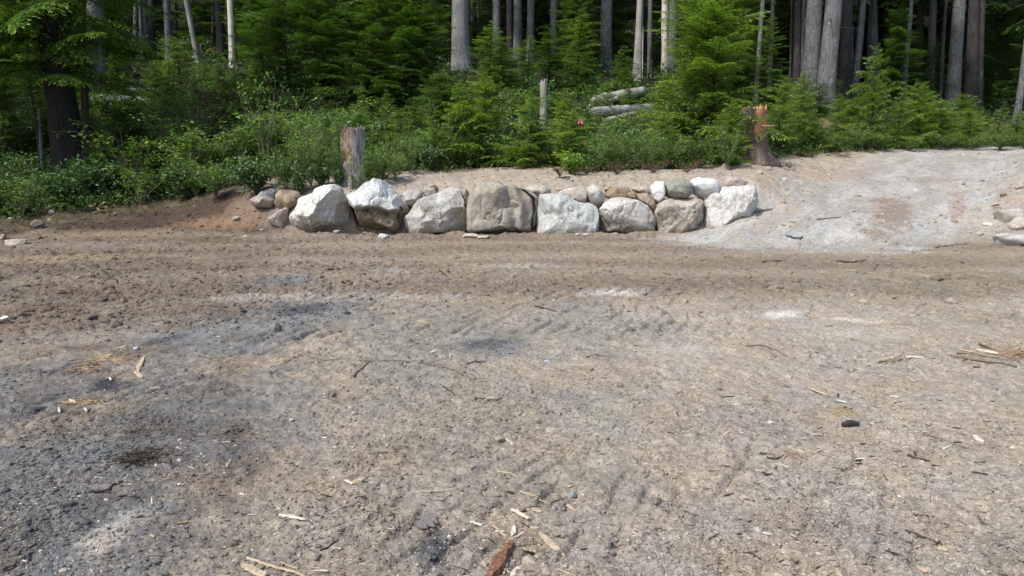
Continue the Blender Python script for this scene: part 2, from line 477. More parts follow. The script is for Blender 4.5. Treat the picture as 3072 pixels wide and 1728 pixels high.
def ground_colour(x, y, u, v, base):
    n0 = fbm(x, y, 1.7, 4, 101); n1 = fbm(x, y, .45, 4, 103); n2 = fbm(x, y, .12, 3, 107, .6)
    tan = L(.335, .292, .235); brown = L(.180, .144, .108); med = L(.262, .225, .178)
    c = np.repeat(med[None], len(x), 0)
    def blend(col, m, k=1.0):
        nonlocal c
        m = np.clip(m * k, 0, 1)[:, None]
        c = c * (1 - m) + col[None] * m
    wb = n0 * 70 + n1 * 35
    uu = u + wb * 1.2; vv = v + wb * .35
    blend(tan, sst(1350, 2000, uu) * sst(800, 960, vv))
    blend(L(.275, .24, .195), sst(1000, 1300, uu) * sst(880, 960, vv) * .6)
    # brown churned band before the boulders and over the left
    blend(brown * 1.12, sst(960, 850, vv) * sst(3300, 1500, uu))
    blend(brown * 1.25, sst(860, 760, vv) * sst(1500, 2500, uu) * .9)
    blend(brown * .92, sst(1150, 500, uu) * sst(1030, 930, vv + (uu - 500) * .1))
    n4 = fbm(x, y, .055, 3, 111, .7)
    strip = .5 + .5 * np.sin(y * 3.1 - x * .12 + fbm(x, y, 3.0, 2, 19) * 2.2)
    blend(brown * .88, strip * sst(960, 860, vv) * .45)
    blend(L(.29, .25, .19), (1 - strip) ** 2 * sst(960, 860, vv) * .4)
    def blob(bu, bv, ru, rv, col, k=1.0, slope=0.0, edge=.55):
        du = (u - bu) / ru; dv = (v - bv + (u - bu) * slope) / rv
        d = np.sqrt(du * du + dv * dv) + n1 * .42 + n0 * .22 + n2 * .30 + n4 * .22
        blend(col, sst(1.0 + edge * .5, 1.0 - edge, d), k)
    ash = L(.142, .143, .140); grn = L(.222, .214, .178); pale = L(.40, .37, .32)
    blob(170, 1560, 480, 330, ash * 1.05, .9)
    blob(560, 1300, 420, 190, ash, .92, .10)
    blob(80, 1190, 230, 110, ash, .85, .2)
    blob(740, 985, 420, 75, ash * 1.1, .85, .16)
    blob(860, 838, 120, 16, ash, .85, .1)
    blob(1180, 810, 60, 11, ash * 1.5, .7)
    blob(1000, 930, 160, 26, ash * 1.2, .6, .2)
    blob(1250, 1060, 330, 130, grn, .75)
    blob(1780, 990, 260, 95, grn * 1.05, .7)
    blob(1480, 1040, 110, 34, ash * 1.15, .8)
    blob(1330, 1260, 300, 90, grn, .55)
    blob(1820, 1290, 130, 120, grn * 1.15, .7)
    blob(1700, 1420, 200, 60, grn, .5)
    blob(690, 1000, 130, 45, L(.20, .205, .20), .6)
    blob(860, 1185, 130, 30, L(.21, .21, .20), .6)
    blob(2700, 1560, 280, 100, L(.25, .225, .20), .5)
    blob(2250, 1300, 260, 60, L(.24, .215, .19), .5)
    blob(3000, 1640, 120, 80, grn, .5)
    blob(350, 1610, 120, 42, pale * .95, .8, .5)
    blob(326, 1150, 46, 30, L(.04, .042, .052), .9, edge=.9)
    blob(113, 1236, 45, 14, L(.035, .038, .05), .9)
    blob(1302, 1640, 58, 56, L(.055, .057, .066), .85, edge=.95)
    blob(1460, 1035, 60, 12, L(.07, .072, .08), .7)
    blob(900, 925, 110, 14, L(.06, .065, .075), .7, .1)
    blob(480, 1020, 90, 10, L(.055, .058, .065), .7, .2)
    # pale sawdust and dried mud
    blob(1838, 882, 95, 12, pale * 1.25, .9, edge=1.0)
    blob(2354, 944, 70, 12, pale * 1.4, .95, edge=1.0)
    blob(2560, 960, 110, 8, pale * 1.2, .8, -.04)
    blob(2600, 1000, 160, 22, pale, .5)
    blob(2050, 1050, 150, 26, pale * .95, .6)
    blob(1150, 895, 280, 12, pale * .85, .6)
    blob(1560, 800, 220, 10, pale * .9, .5)
    blob(760, 890, 180, 8, pale * .85, .6, .05)
    blob(2850, 1450, 300, 60, pale * .85, .35)
    blob(200, 775, 330, 12, L(.27, .205, .12), .6, .03)
    blob(2900, 850, 240, 30, L(.16, .135, .09), .5)
    # bank colours
    lot = lot_mask(x, y)
    ramp = poly_mask(x, y, RAMP, .6, 3, .6, .35)
    bank = (1 - lot)
    blend(L(.31, .265, .21), bank)
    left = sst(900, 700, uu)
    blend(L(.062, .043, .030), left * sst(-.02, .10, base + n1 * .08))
    blob(640, 672, 130, 26, L(.27, .18, .115), .6, edge=.9)
    blob(330, 706, 250, 15, L(.24, .175, .115), .5, edge=.9)
    blob(730, 640, 60, 45, L(.26, .18, .12), .6)
    blob(520, 655, 110, 14, L(.06, .042, .03), .7, .1)
    # pale crushed rock on the ramp, streaked along it
    st = fbm(x * .62 + y * .78, (x * .78 - y * .62) * 4.0, 1.4, 4, 121)
    blend(L(.345, .335, .305), ramp)
    blend(L(.40, .392, .365), ramp * sst(0, .35, st) * .5)
    blend(L(.27, .25, .215), ramp * sst(-.02, -.3, st) * .5)
    st2 = fbm(x * .62 + y * .78, (x * .78 - y * .62) * 9.0, .5, 4, 123)
    blend(L(.24, .215, .18), ramp * sst(.12, .45, st2) * .55)
    tr = np.abs((((x * .78 - y * .62) + fbm(x, y, 4, 2, 125) * .5) % 1.9) - .95)
    blend(L(.29, .265, .225), ramp * sst(.22, .05, tr) * .6)
    blob(2680, 640, 70, 50, L(.22, .165, .125), .75)
    blob(2610, 700, 60, 16, L(.24, .18, .135), .6)
    blob(2800, 545, 60, 12, L(.26, .22, .18), .6)
    blob(2870, 620, 30, 60, L(.27, .2, .16), .6)
    blob(2520, 520, 120, 14, L(.32, .26, .215), .6)
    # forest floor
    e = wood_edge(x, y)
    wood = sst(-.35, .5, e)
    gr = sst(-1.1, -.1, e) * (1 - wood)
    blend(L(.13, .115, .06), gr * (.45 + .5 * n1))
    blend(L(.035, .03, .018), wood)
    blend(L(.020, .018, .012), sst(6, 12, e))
    n3 = fbm(x, y, .045, 3, 109, .7)
    c = c * (1 + n1[:, None] * .12 + n2[:, None] * .16 + n3[:, None] * .26 * (1 - wood[:, None]) + n0[:, None] * .08)
    warm = fbm(x, y, .33, 3, 131)[:, None]
    c = c * (1 + warm * L(.07, 0, -.09)[None])
    return np.clip(c, .008, .75)

build_ground()

# ------------------------------------------------------------------ boulders
def ico(sub):
    import bmesh
    bm = bmesh.new(); bmesh.ops.create_icosphere(bm, subdivisions=sub, radius=1)
    V = np.array([v.co[:] for v in bm.verts]); F = np.array([[v.index for v in f.verts] for f in bm.faces])
    bm.free(); return V, F
ICO = {k: ico(k) for k in (1, 2, 3, 4, 6)}

def poly_radius(pts, cx, cz, th):
    P = np.array(pts); n = len(P)
    out = np.zeros(th.shape)
    dx, dz = np.cos(th), np.sin(th)
    for i in range(n):
        a = P[i] - (cx, cz); b = P[(i + 1) % n] - (cx, cz); e = b - a
        den = dx * e[1] - dz * e[0]
        den = np.where(np.abs(den) < 1e-9, 1e-9, den)
        t = (a[0] * e[1] - a[1] * e[0]) / den
        s = (a[0] * dz - a[1] * dx) / den
        ok = (t > 0) & (s >= -1e-6) & (s <= 1 + 1e-6)
        out = np.where(ok, np.maximum(out, t), out)
    return out

def boulder(name, px_pts, Y, depth, seed, pal, label, cat='boulder', group=None, sub=4, cuts=8, k=2.8, special=None, rough=1.0, sink=0.0):
    """a rock whose front outline, size and place follow the photograph's, a full solid with its own depth"""
    W3 = [at(u, v, Y) for u, v in px_pts]
    P = np.array([(p.x, p.z) for p in W3])
    cx, cz = P[:, 0].mean() * .5 + (P[:, 0].min() + P[:, 0].max()) * .25, P[:, 1].mean() * .5 + (P[:, 1].min() + P[:, 1].max()) * .25
    th_s = np.linspace(-math.pi, math.pi, 181)[:-1]
    r_s = poly_radius(P, cx, cz, th_s)
    ker = np.array([.05, .15, .6, .15, .05]); r_s = np.convolve(np.pad(r_s, 2, mode='wrap'), ker, 'valid')
    V, F = ICO[sub]
    rs = np.random.RandomState(seed)
    p = V.copy()
    for i in range(cuts):
        n = rs.normal(size=3); n[1] = -abs(n[1]) * 1.4 - .35 if i < cuts - 2 else n[1]
        n /= np.linalg.norm(n); d = rs.uniform(.66, .86)
        over = np.maximum(p @ n - d, 0)
        p = p - over[:, None] * n[None] * .985
    th = np.arctan2(p[:, 2], p[:, 0]); rho = np.hypot(p[:, 0], p[:, 2])
    nrm = (np.abs(rho) ** k + np.abs(p[:, 1]) ** k) ** (1 / k)
    amp = np.linalg.norm(p, axis=1)
    rho2 = rho / nrm * amp; yy = p[:, 1] / nrm * amp
    R = np.interp(th, np.append(th_s, math.pi), np.append(r_s, r_s[0]))
    size = r_s.mean(); r_t = np.append(r_s, r_s[0])
    q = np.stack([R * rho2 * np.cos(th), yy * depth, R * rho2 * np.sin(th)], 1)
    dirn = q / np.maximum(np.linalg.norm(q, axis=1), 1e-6)[:, None]
    nz = fbm3(q + seed, size * .9, 3, seed) * .045 + fbm3(q + seed, size * .25, 5, seed + 3, .65) * .045
    rid = (1 - np.abs(fbm3(q * L(1, 1, .6) + seed, size * .5, 3, seed + 8))) ** 7 * -.11
    edge_keep = np.clip(1 - rho2 * .6, .3, 1)
    q = q + dirn * ((nz + rid) * size * rough * edge_keep)[:, None]
    if special == 'overhang':            # lower half breaks back below a ledge
        m = sst(.02, -.10, q[:, 2] + fbm3(q, .3, 3, 5) * .12 - .02) * (q[:, 1] < 0)
        q[:, 1] += m * depth * .26
    if special == 'groove':
        g = np.exp(-((q[:, 0] - .22 + q[:, 2] * .25) / .12) ** 2) * (q[:, 1] < 0)
        q[:, 1] += g * .16
        g = sst(.30, .50, q[:, 0] + q[:, 2] * .1) * (q[:, 1] < 0)
        q[:, 1] += g * .22
    # keep the outline full: the widest ring of the solid reaches the outline
    tq = np.arctan2(q[:, 2], q[:, 0]); rq = np.hypot(q[:, 0], q[:, 2])
    nb = 72; bi = np.clip(((tq + math.pi) / (2 * math.pi) * nb).astype(int), 0, nb - 1)
    mx = np.zeros(nb); np.maximum.at(mx, bi, rq)
    ct = (np.arange(nb) + .5) / nb * 2 * math.pi - math.pi
    fac = np.interp(ct, np.append(th_s, math.pi), r_t) / np.maximum(mx, 1e-3)
    fac = np.clip(fac, .95, 1.35)
    fac = np.convolve(np.pad(fac, 2, mode='wrap'), [.1, .2, .4, .2, .1], 'valid')
    fq = np.interp(tq, np.concatenate([[ct[-1] - 2 * math.pi], ct, [ct[0] + 2 * math.pi]]), np.concatenate([[fac[-1]], fac, [fac[0]]])) * 1.02
    q[:, 0] *= fq; q[:, 2] *= fq
    # colours
    base, alt, dark = [np.array(c) for c in pal[:3]]
    a = sst(-.15, .3, fbm3(q + 9.1, size * .8, 4, seed + 20))[:, None]
    c = base * (1 - a) + alt * a
    b = sst(.18, .5, fbm3(q + 3.3, size * .4, 5, seed + 25, .6))[:, None]
    c = c * (1 - b * .5) + dark * b * .5
    sp = sst(.3, .5, fbm3(q * 1.0, .05, 3, seed + 31))[:, None]
    c = c * (1 - sp * .35) + dark * sp * .35
    vein = sst(.045, .0, np.abs(fbm3(q + 5, size * .7, 3, seed + 41)))[:, None]
    c = c * (1 - vein * .35) + np.minimum(base * 1.35, .8) * vein * .35
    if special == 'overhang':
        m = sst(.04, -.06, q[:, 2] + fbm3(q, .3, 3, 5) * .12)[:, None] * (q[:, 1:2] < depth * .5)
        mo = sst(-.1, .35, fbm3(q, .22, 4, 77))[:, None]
        low = L(.25, .215, .15) * (1 - mo) + L(.075, .072, .035) * mo  # brown and moss below the ledge, darkened for the undercut's shade
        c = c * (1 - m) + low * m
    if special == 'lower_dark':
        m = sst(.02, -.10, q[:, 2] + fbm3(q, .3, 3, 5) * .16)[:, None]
        c = c * (1 - m * .55) + L(.20, .18, .145) * m * .55  # darker and browner towards the bottom
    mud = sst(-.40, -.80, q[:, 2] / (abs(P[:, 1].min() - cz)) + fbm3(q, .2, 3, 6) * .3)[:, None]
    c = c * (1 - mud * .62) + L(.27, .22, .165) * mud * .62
    me = mesh(name, q, F, M_ROCK, np.clip(c * .88 * (1 + fbm3(q, .035, 3, seed + 61, .7)[:, None] * .28), .02, .8), smooth=sub < 6)
    o = link(name, me); o.location = (cx, Y, cz - sink)
    tag(o, label, cat, group)
    return o

A5 = lambda pts: [(700 + x * .31056, 500 + y * .31056) for x, y in pts]
A6 = lambda pts: [(1400 + x * .3882, 500 + y * .3882) for x, y in pts]
WHITE = ((.60, .58, .54), (.49, .455, .40), (.26, .25, .23))
BLUEW = ((.56, .57, .56), (.66, .66, .64), (.28, .29, .29))
TANR = ((.46, .42, .36), (.36, .315, .255), (.2, .18, .15))
TAN2 = ((.35, .31, .25), (.27, .235, .18), (.15, .13, .10))
GREYG = ((.30, .31, .265), (.22, .23, .19), (.09, .09, .075))
BROWNR = ((.30, .225, .155), (.21, .16, .115), (.09, .07, .05))
PINKR = ((.42, .36, .31), (.33, .27, .24), (.17, .14, .13))
GW = 'big boulders of the retaining wall'
B1 = [(520,480),(600,380),(640,300),(730,265),(780,255),(800,210),(880,175),(980,168),(1040,215),(1065,280),(1105,330),(1098,420),(1095,520),(1060,600),(980,640),(800,620),(640,620),(560,590),(525,530)]
B2 = [(1110,290),(1130,260),(1200,235),(1290,155),(1370,112),(1450,130),(1520,190),(1560,260),(1620,330),(1690,400),(1705,430),(1660,480),(1650,540),(1670,610),(1610,650),(1480,650),(1300,640),(1190,620),(1150,540),(1125,450),(1112,370)]
B3 = [(1640,490),(1690,450),(1740,370),(1800,310),(1900,275),(1980,250),(2050,205),(2100,195),(2180,220),(2220,330),(2245,420),(2252,530),(2240,640),(2100,680),(1950,685),(1780,675),(1700,640),(1660,570)]
B4 = [(5,330),(20,230),(60,170),(120,125),(200,118),(320,126),(400,165),(470,180),(520,210),(555,240),(552,350),(535,430),(485,530),(350,555),(190,560),(60,520),(0,490)]
B5 = [(560,215),(640,208),(700,210),(800,230),(900,262),(1000,300),(1015,360),(1015,440),(1003,530),(850,560),(700,555),(540,530),(545,400),(552,300)]
B6 = [(1020,320),(1060,270),(1120,238),(1200,236),(1320,258),(1390,300),(1430,350),(1455,420),(1440,490),(1395,545),(1300,555),(1130,550),(1030,530),(1020,420)]
B7 = [(1445,345),(1480,290),(1530,255),(1640,243),(1760,240),(1840,260),(1842,340),(1835,440),(1805,520),(1640,545),(1480,545),(1462,440)]
B8 = [(1840,190),(1870,165),(1960,160),(2080,150),(2170,135),(2215,150),(2232,200),(2238,270),(2225,340),(2200,420),(2100,470),(1980,500),(1880,510),(1820,500),(1832,380),(1845,290)]
boulder('boulder', A5(B1), 15.55, .62, 11, WHITE, 'white angular boulder with a sloping left shoulder at the left end of the wall', group=GW, sub=6, cuts=9, special=None)
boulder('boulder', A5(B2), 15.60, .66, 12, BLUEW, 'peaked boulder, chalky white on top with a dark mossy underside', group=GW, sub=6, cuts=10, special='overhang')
boulder('boulder', A5(B3), 15.55, .62, 13, ((.47,.46,.42),(.40,.36,.30),(.26,.24,.2)), 'rounded grey boulder with a brown patch, between the peaked one and the tallest', group=GW, sub=6, cuts=10)
boulder('boulder', A6(B4), 15.50, .66, 14, ((.39,.365,.31),(.32,.285,.225),(.19,.165,.13)), 'tallest brown boulder with a deep groove down its front', group=GW, sub=6, cuts=8, special='groove')
boulder('boulder', A6(B5), 15.55, .60, 15, ((.52,.535,.51),(.45,.47,.45),(.27,.28,.26)), 'pale bluish square-cut boulder right of the tallest brown one', group=GW, sub=6, cuts=9, k=3.0)
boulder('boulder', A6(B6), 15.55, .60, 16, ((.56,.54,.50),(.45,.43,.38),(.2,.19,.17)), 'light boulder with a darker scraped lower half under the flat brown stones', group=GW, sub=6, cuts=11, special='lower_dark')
boulder('boulder', A6(B7), 15.60, .58, 17, TANR, 'smooth tan boulder under the round grey-green stone', group=GW, sub=6, cuts=9)
boulder('boulder', A6(B8), 15.65, .55, 18, ((.57,.56,.53),(.49,.46,.42),(.2,.19,.18)), 'white speckled boulder ending the wall beside the ramp', group=GW, sub=6, cuts=10)
GS = 'smaller stones stacked on the boulder wall'
smalls = [
    (A5([(225,290),(280,240),(370,213),(415,230),(420,290),(400,330),(300,330),(240,310)]), 16.5, .2, ((.34,.35,.34),(.25,.25,.25),(.13,.13,.13)), 'grey angular stone at the far left end of the wall, behind the pinkish one'),
    (A5([(155,320),(230,285),(330,285),(408,330),(360,390),(200,395)]), 16.2, .25, PINKR, 'flat pinkish white stone at the left tip of the wall'),
    (A5([(400,270),(430,235),(520,226),(620,245),(645,290),(610,360),(540,410),(440,395),(402,330)]), 16.1, .32, ((.36,.29,.22),(.27,.2,.14),(.12,.09,.07)), 'rounded brown stone beside the shoulder of the white angular boulder'),
    (A5([(330,490),(420,440),(480,395),(512,405),(520,480),(515,600),(450,590),(360,540)]), 15.75, .25, PINKR, 'low pinkish stone wedged at the foot of the wall left of the white angular boulder'),
    (A5([(1642,260),(1670,230),(1820,233),(1838,265),(1810,330),(1740,400),(1670,370)]), 15.85, .26, ((.46,.46,.45),(.33,.3,.26),(.16,.14,.12)), 'flat-topped white stone between the peaked and the rounded grey boulder'),
    (A5([(1828,245),(1870,203),(1940,208),(1965,250),(1900,300),(1850,290)]), 16.0, .2, TANR, 'small tan stone behind the rounded grey boulder'),
    (A5([(1895,195),(1950,170),(1978,215),(1975,255),(1935,225)]), 16.25, .12, BROWNR, 'little brown chip of rock behind the small tan stone'),
    (A5([(2180,230),(2250,210),(2278,260),(2275,330),(2240,345),(2200,300)]), 15.8, .15, PINKR, 'small pink stone stuck in the gap left of the tallest boulder'),
    (A5([(2222,335),(2270,320),(2280,400),(2250,430),(2225,400)]), 15.7, .12, ((.16,.09,.085),(.1,.07,.06),(.05,.04,.04)), 'maroon stone deep in the gap left of the tallest boulder'),
    (A6([(460,170),(530,140),(610,148),(648,180),(640,220),(550,235),(490,215)]), 15.95, .25, TANR, 'low tan stone behind the right shoulder of the tallest boulder'),
    (A6([(680,205),(780,172),(850,148),(912,158),(938,200),(942,285),(880,290),(800,260),(720,235)]), 15.85, .3, TANR, 'long sloping stone on top of the pale square-cut boulder'),
    (A6([(928,180),(980,128),(1012,150),(1062,210),(1062,255),(1015,305),(960,285),(940,230)]), 15.75, .22, WHITE, 'upright white stone with a pointed top right of the sloping one'),
    (A6([(1066,215),(1120,163),(1250,158),(1268,190),(1245,235),(1080,246)]), 15.85, .22, BROWNR, 'flat brown slab on top of the light boulder'),
    (A6([(1232,212),(1290,188),(1328,213),(1322,256),(1252,246)]), 15.72, .14, BROWNR, 'small brown cube-like stone right of the brown slab'),
    (A6([(1272,162),(1330,146),(1402,158),(1418,210),(1340,215),(1285,192)]), 15.95, .2, ((.45,.41,.33),(.38,.33,.25),(.2,.17,.13)), 'cream stone behind the small brown cube-like one'),
    (A6([(1318,215),(1400,203),(1442,240),(1456,300),(1445,345),(1390,305),(1332,258)]), 15.65, .22, ((.33,.27,.21),(.26,.21,.16),(.13,.11,.09)), 'slanting brown stone between the light boulder and the smooth tan one'),
    (A6([(1420,160),(1465,115),(1525,113),(1536,200),(1530,245),(1475,292),(1440,250)]), 15.75, .24, BLUEW, 'bluish white stone left of the round grey-green one'),
    (A6([(1526,145),(1568,95),(1660,92),(1737,128),(1738,205),(1680,245),(1600,254),(1538,222)]), 15.75, .32, GREYG, 'round grey-green stone on top of the smooth tan boulder'),
    (A6([(1738,104),(1800,86),(1920,98),(1948,140),(1925,200),(1848,250),(1762,218),(1740,150)]), 15.8, .3, BLUEW, 'white stone with a dark right side between the round grey-green stone and the pink-white one'),
    (A6([(1945,115),(2000,74),(2080,76),(2142,112),(2150,150),(2050,180),(1955,170)]), 16.0, .28, PINKR, 'smooth pinkish white stone behind the speckled end boulder'),
    (A6([(1062,180),(1110,150),(1125,180),(1080,205)]), 16.0, .12, BROWNR, 'small brown stone behind the tip of the upright white stone'),
]
for i, (pts, Y, dep, pal, lab) in enumerate(smalls):
    boulder('stone', pts, Y, dep, 40 + i, pal, lab, 'stone', GS, sub=4, cuts=6, k=2.3)

# stones at the foot of the wall, on the bank and by the ramp: (u, v, width px, height px)
loose = [
    (1012, 698, 26, 20, PINKR, 'small pale stone at the foot of the wall under the white angular boulder', 0),
    (1150, 704, 34, 16, BLUEW, 'white flat stone at the foot of the peaked boulder', 0),
    (1118, 696, 24, 14, BROWNR, 'small brown stone left of the white flat one at the foot of the peaked boulder', 0),
    (1412, 706, 50, 18, TANR, 'low tan stone half buried under the left corner of the tallest boulder', 0),
    (1452, 709, 40, 12, ((.42,.38,.3),(.36,.3,.22),(.2,.16,.12)), 'cream stone half buried in front of the tallest boulder', 0),
    (1733, 708, 14, 7, WHITE, 'tiny white stone before the pale square-cut boulder, left of another', 0),
    (1758, 708, 22, 8, WHITE, 'white pebble before the pale square-cut boulder, the larger of two', 0),
    (1848, 705, 17, 7, TANR, 'tan pebble at the foot of the light boulder', 0),
    (706, 655, 28, 16, PINKR, 'small pale stone in the orange clay left of the wall', 0),
    (786, 688, 14, 8, TANR, 'pebble in the brown soil left of the white angular boulder', 0),
    (738, 708, 18, 8, TANR, 'half-buried pebble in the orange clay below the left end of the wall', 0),
    (46, 724, 74, 26, ((.42,.38,.32),(.34,.28,.21),(.18,.14,.1)), 'low white and tan rock half buried at the left edge of the lot', 0),
    (8, 712, 30, 22, BROWNR, 'brown rock at the very left edge beside the white and tan rock', 0),
    (112, 672, 44, 30, ((.2,.16,.12),(.15,.12,.09),(.07,.06,.05)), 'rounded dark brown stone in the soil of the left bank', 0),
    (156, 640, 22, 16, ((.3,.29,.28),(.22,.21,.2),(.1,.1,.1)), 'grey stone under the brambles on the left bank', 0),
    (2366, 492, 16, 26, ((.2,.17,.14),(.14,.12,.1),(.08,.07,.06)), 'upright dark stone on the mound right of the tree stump', 0),
    (2353, 537, 14, 12, WHITE, 'small white stone on the slope between wall and ramp', 0),
    (2280, 520, 24, 14, PINKR, 'pale stone embedded in the slope above the end of the wall', 0),
    (3024, 640, 84, 52, ((.42,.40,.36),(.33,.3,.26),(.18,.16,.14)), 'white rock on the bank right of the ramp, upper of two', 0),
    (3046, 716, 130, 50, ((.44,.43,.41),(.34,.32,.29),(.18,.17,.16)), 'long white rock on the bank right of the ramp, lower of two', 0),
    (2985, 612, 26, 14, PINKR, 'pinkish stone above the white rocks on the right bank', 0),
    (2962, 668, 34, 13, WHITE, 'flat white stone left of the upper white rock on the right bank', 0),
    (2996, 705, 26, 20, ((.2,.15,.11),(.16,.12,.09),(.07,.05,.04)), 'dark brown stone at the left tip of the long white rock', 0),
    (3052, 672, 60, 40, TANR, 'tan angular rock between the two white rocks on the right bank', 0),
    (2938, 700, 22, 14, TANR, 'small tan stone low on the right bank edge', 0),
    (3010, 585, 20, 14, ((.2,.15,.11),(.16,.12,.09),(.07,.05,.04)), 'dark lump of earth above the pinkish stone on the right bank', 0),
    (3060, 560, 34, 18, PINKR, 'pale stone high on the right bank at the picture edge', 0),
    (2890, 462, 9, 9, WHITE, 'tiny white stone on the crest of the ramp', 0),
    (2505, 406, 16, 12, WHITE, 'white stone below the paired tree trunks', 0),
    (1460, 566, 18, 8, BROWNR, 'small brown stone in the path above the tallest boulder', 0),
    (1680, 567, 24, 12, PINKR, 'small pink stone in the soil above the pale square-cut boulder', 0),
    (1824, 530, 8, 5, WHITE, 'white pebble on the soil beyond the upright stone', 0),
    (1795, 746, 10, 5, ((.08,.07,.06),(.1,.09,.07),(.05,.05,.04)), 'dark pebble before the smooth tan boulder', 0),
    (15, 961, 26, 13, WHITE, 'pale chip of stone at the left edge in the churned soil', 0),
    (2730, 1103, 18, 14, TAN2, 'small brown stone beside the splinters on the right', 0),
    (1643, 1085, 22, 12, ((.4,.42,.45),(.34,.35,.38),(.2,.2,.22)), 'bluish white pebble in the middle of the grey-green patch', 0),
    (1717, 1470, 26, 22, ((.27,.30,.31),(.21,.23,.24),(.12,.13,.13)), 'round blue-grey pebble at the upper end of the curved stick', 0),
    (1711, 1452, 16, 10, PINKR, 'small pale pebble just above the round blue-grey one', 0),
    (1664, 1513, 18, 17, ((.28,.25,.26),(.22,.2,.2),(.12,.11,.11)), 'mauve grey pebble below the curved stick', 0),
    (1918, 1595, 24, 18, ((.30,.29,.26),(.25,.24,.21),(.13,.12,.11)), 'smooth grey pebble alone in the tan dirt at the bottom', 0),
    (1601, 1624, 34, 20, ((.25,.22,.17),(.2,.17,.13),(.1,.09,.07)), 'rounded brown pebble left of the pale wood wedge', 0),
    (1516, 1690, 24, 18, ((.30,.28,.25),(.24,.22,.2),(.12,.11,.1)), 'grey pebble beside the red-brown bark chunk', 0),
    (1087, 1519, 15, 10, ((.42,.36,.27),(.3,.25,.2),(.2,.16,.12)), 'tiny cream pebble in the brown dirt left of the slate-like slab', 0),
    (876, 1269, 16, 12, ((.33,.34,.34),(.28,.29,.28),(.2,.2,.2)), 'light grey pebble in the ash right of the root tuft', 0),
    (705, 1683, 22, 14, ((.30,.28,.27),(.25,.23,.22),(.15,.14,.13)), 'grey pebble left of the pale lath at the bottom', 0),
    (190, 1722, 28, 14, ((.42,.36,.28),(.36,.3,.24),(.2,.17,.14)), 'cream stone at the bottom edge in the grey ash', 0),
    (2293, 1223, 12, 10, ((.30,.24,.16),(.24,.2,.14),(.12,.1,.07)), 'brown pebble in the right-hand dirt under a blue pebble', 0),
    (2312, 1265, 20, 14, ((.48,.45,.42),(.40,.37,.34),(.3,.28,.26)), 'white stone flush with the tan dirt', 0),
]
def rough_stone(name, loc, w, d, h, seed, pal, label, cat='stone', group=None, sub=3, mat=None):
    V, F = ICO[sub]; rs = np.random.RandomState(seed); p = V.copy()
    for i in range(12):
        n = rs.normal(size=3); n /= np.linalg.norm(n)
        over = np.maximum(p @ n - rs.uniform(.58, .88), 0); p = p - over[:, None] * n[None] * .97
    p = p * (1 + fbm3(p + seed, .7, 3, seed) * .16)[:, None]
    base, alt, dark = [np.array(c) for c in pal]
    a = sst(-.2, .3, fbm3(p + 4, .8, 4, seed + 2))[:, None]; b = sst(.15, .45, fbm3(p, .35, 4, seed + 5))[:, None]
    c = (base * (1 - a) + alt * a) * (1 - b * .5) + dark * b * .5
    me = mesh(name, p * L(w / 2, d / 2, h / 2), F, mat or M_STONE, np.clip(c, .01, .8), smooth=True)
    o = link(name, me); o.location = loc; o.rotation_euler = (0, 0, rs.uniform(-.5, .5))
    return tag(o, label, cat, group)
for i, (u, v, w, h, pal, lab, _) in enumerate(loose):
    p = ground_hit(u, v + h * .35)
    s = (p.y * cP - (p.z - CAM_Z) * sP) / FPX
    rough_stone('stone', (p.x, p.y, p.z + h * s * .22), w * s * 1.04, max(w, h) * s * .9, h * s * 1.15, 300 + i, pal, lab, 'stone', 'loose stones', sub=3 if w < 40 else 4, mat=M_STONE if v > 900 else M_ROCK)

# ------------------------------------------------------------------ wood: tubes, sticks, chips
def tube(pts, radii, seg=8, noise_amt=0, seed=0, cap=True):
    pts = np.asarray(pts, float); radii = np.asarray(radii, float); n = len(pts)
    T = np.gradient(pts, axis=0); T /= np.maximum(np.linalg.norm(T, axis=1), 1e-9)[:, None]
    ref = np.array([0, 0, 1.]) if abs(T[0][2]) < .8 else np.array([1., 0, 0])
    A = np.cross(T, ref); A /= np.linalg.norm(A, axis=1)[:, None]; B = np.cross(T, A)
    th = np.linspace(0, 2 * math.pi, seg, endpoint=False)
    R = np.repeat(radii[:, None], seg, 1)
    if noise_amt:
        rs = np.random.RandomState(seed)
        R = R * (1 + noise_amt * rs.uniform(-1, 1, R.shape))
    V = pts[:, None] + R[..., None] * (np.cos(th)[None, :, None] * A[:, None] + np.sin(th)[None, :, None] * B[:, None])
    V = V.reshape(-1, 3)
    i = np.arange(n - 1)[:, None] * seg; j = np.arange(seg)[None]; j2 = (j + 1) % seg
    F = np.stack([i + j, i + j2, i + seg + j2, i + seg + j], -1).reshape(-1, 4)
    if cap:
        V = np.vstack([V, pts[0], pts[-1]])
        a, b = len(V) - 2, len(V) - 1
        jj = np.arange(seg)
        c1 = np.stack([jj, np.full(seg, a), np.full(seg, a), (jj + 1) % seg], 1)
        tri1 = np.stack([(jj + 1) % seg, jj, np.full(seg, a)], 1)
        o = (n - 1) * seg
        tri2 = np.stack([o + jj, o + (jj + 1) % seg, np.full(seg, b)], 1)
        return V, [F, np.vstack([tri1, tri2])]
    return V, [F]

def join(parts):
    """parts: list of (V, [F...]) -> V, [quads, tris], counts per part in face order quads then tris"""
    Vs = []; Q = []; Tr = []; qn = []; tn = []; o = 0
    for V, Fs in parts:
        q = 0; t = 0
        for F in Fs:
            F = np.asarray(F)
            if F.shape[1] == 4: Q.append(F + o); q += len(F)
            else: Tr.append(F + o); t += len(F)
        qn.append(q); tn.append(t)
        Vs.append(V); o += len(V)
    out = []
    if Q: out.append(np.vstack(Q))
    if Tr: out.append(np.vstack(Tr))
    return np.vstack(Vs), out, qn, tn

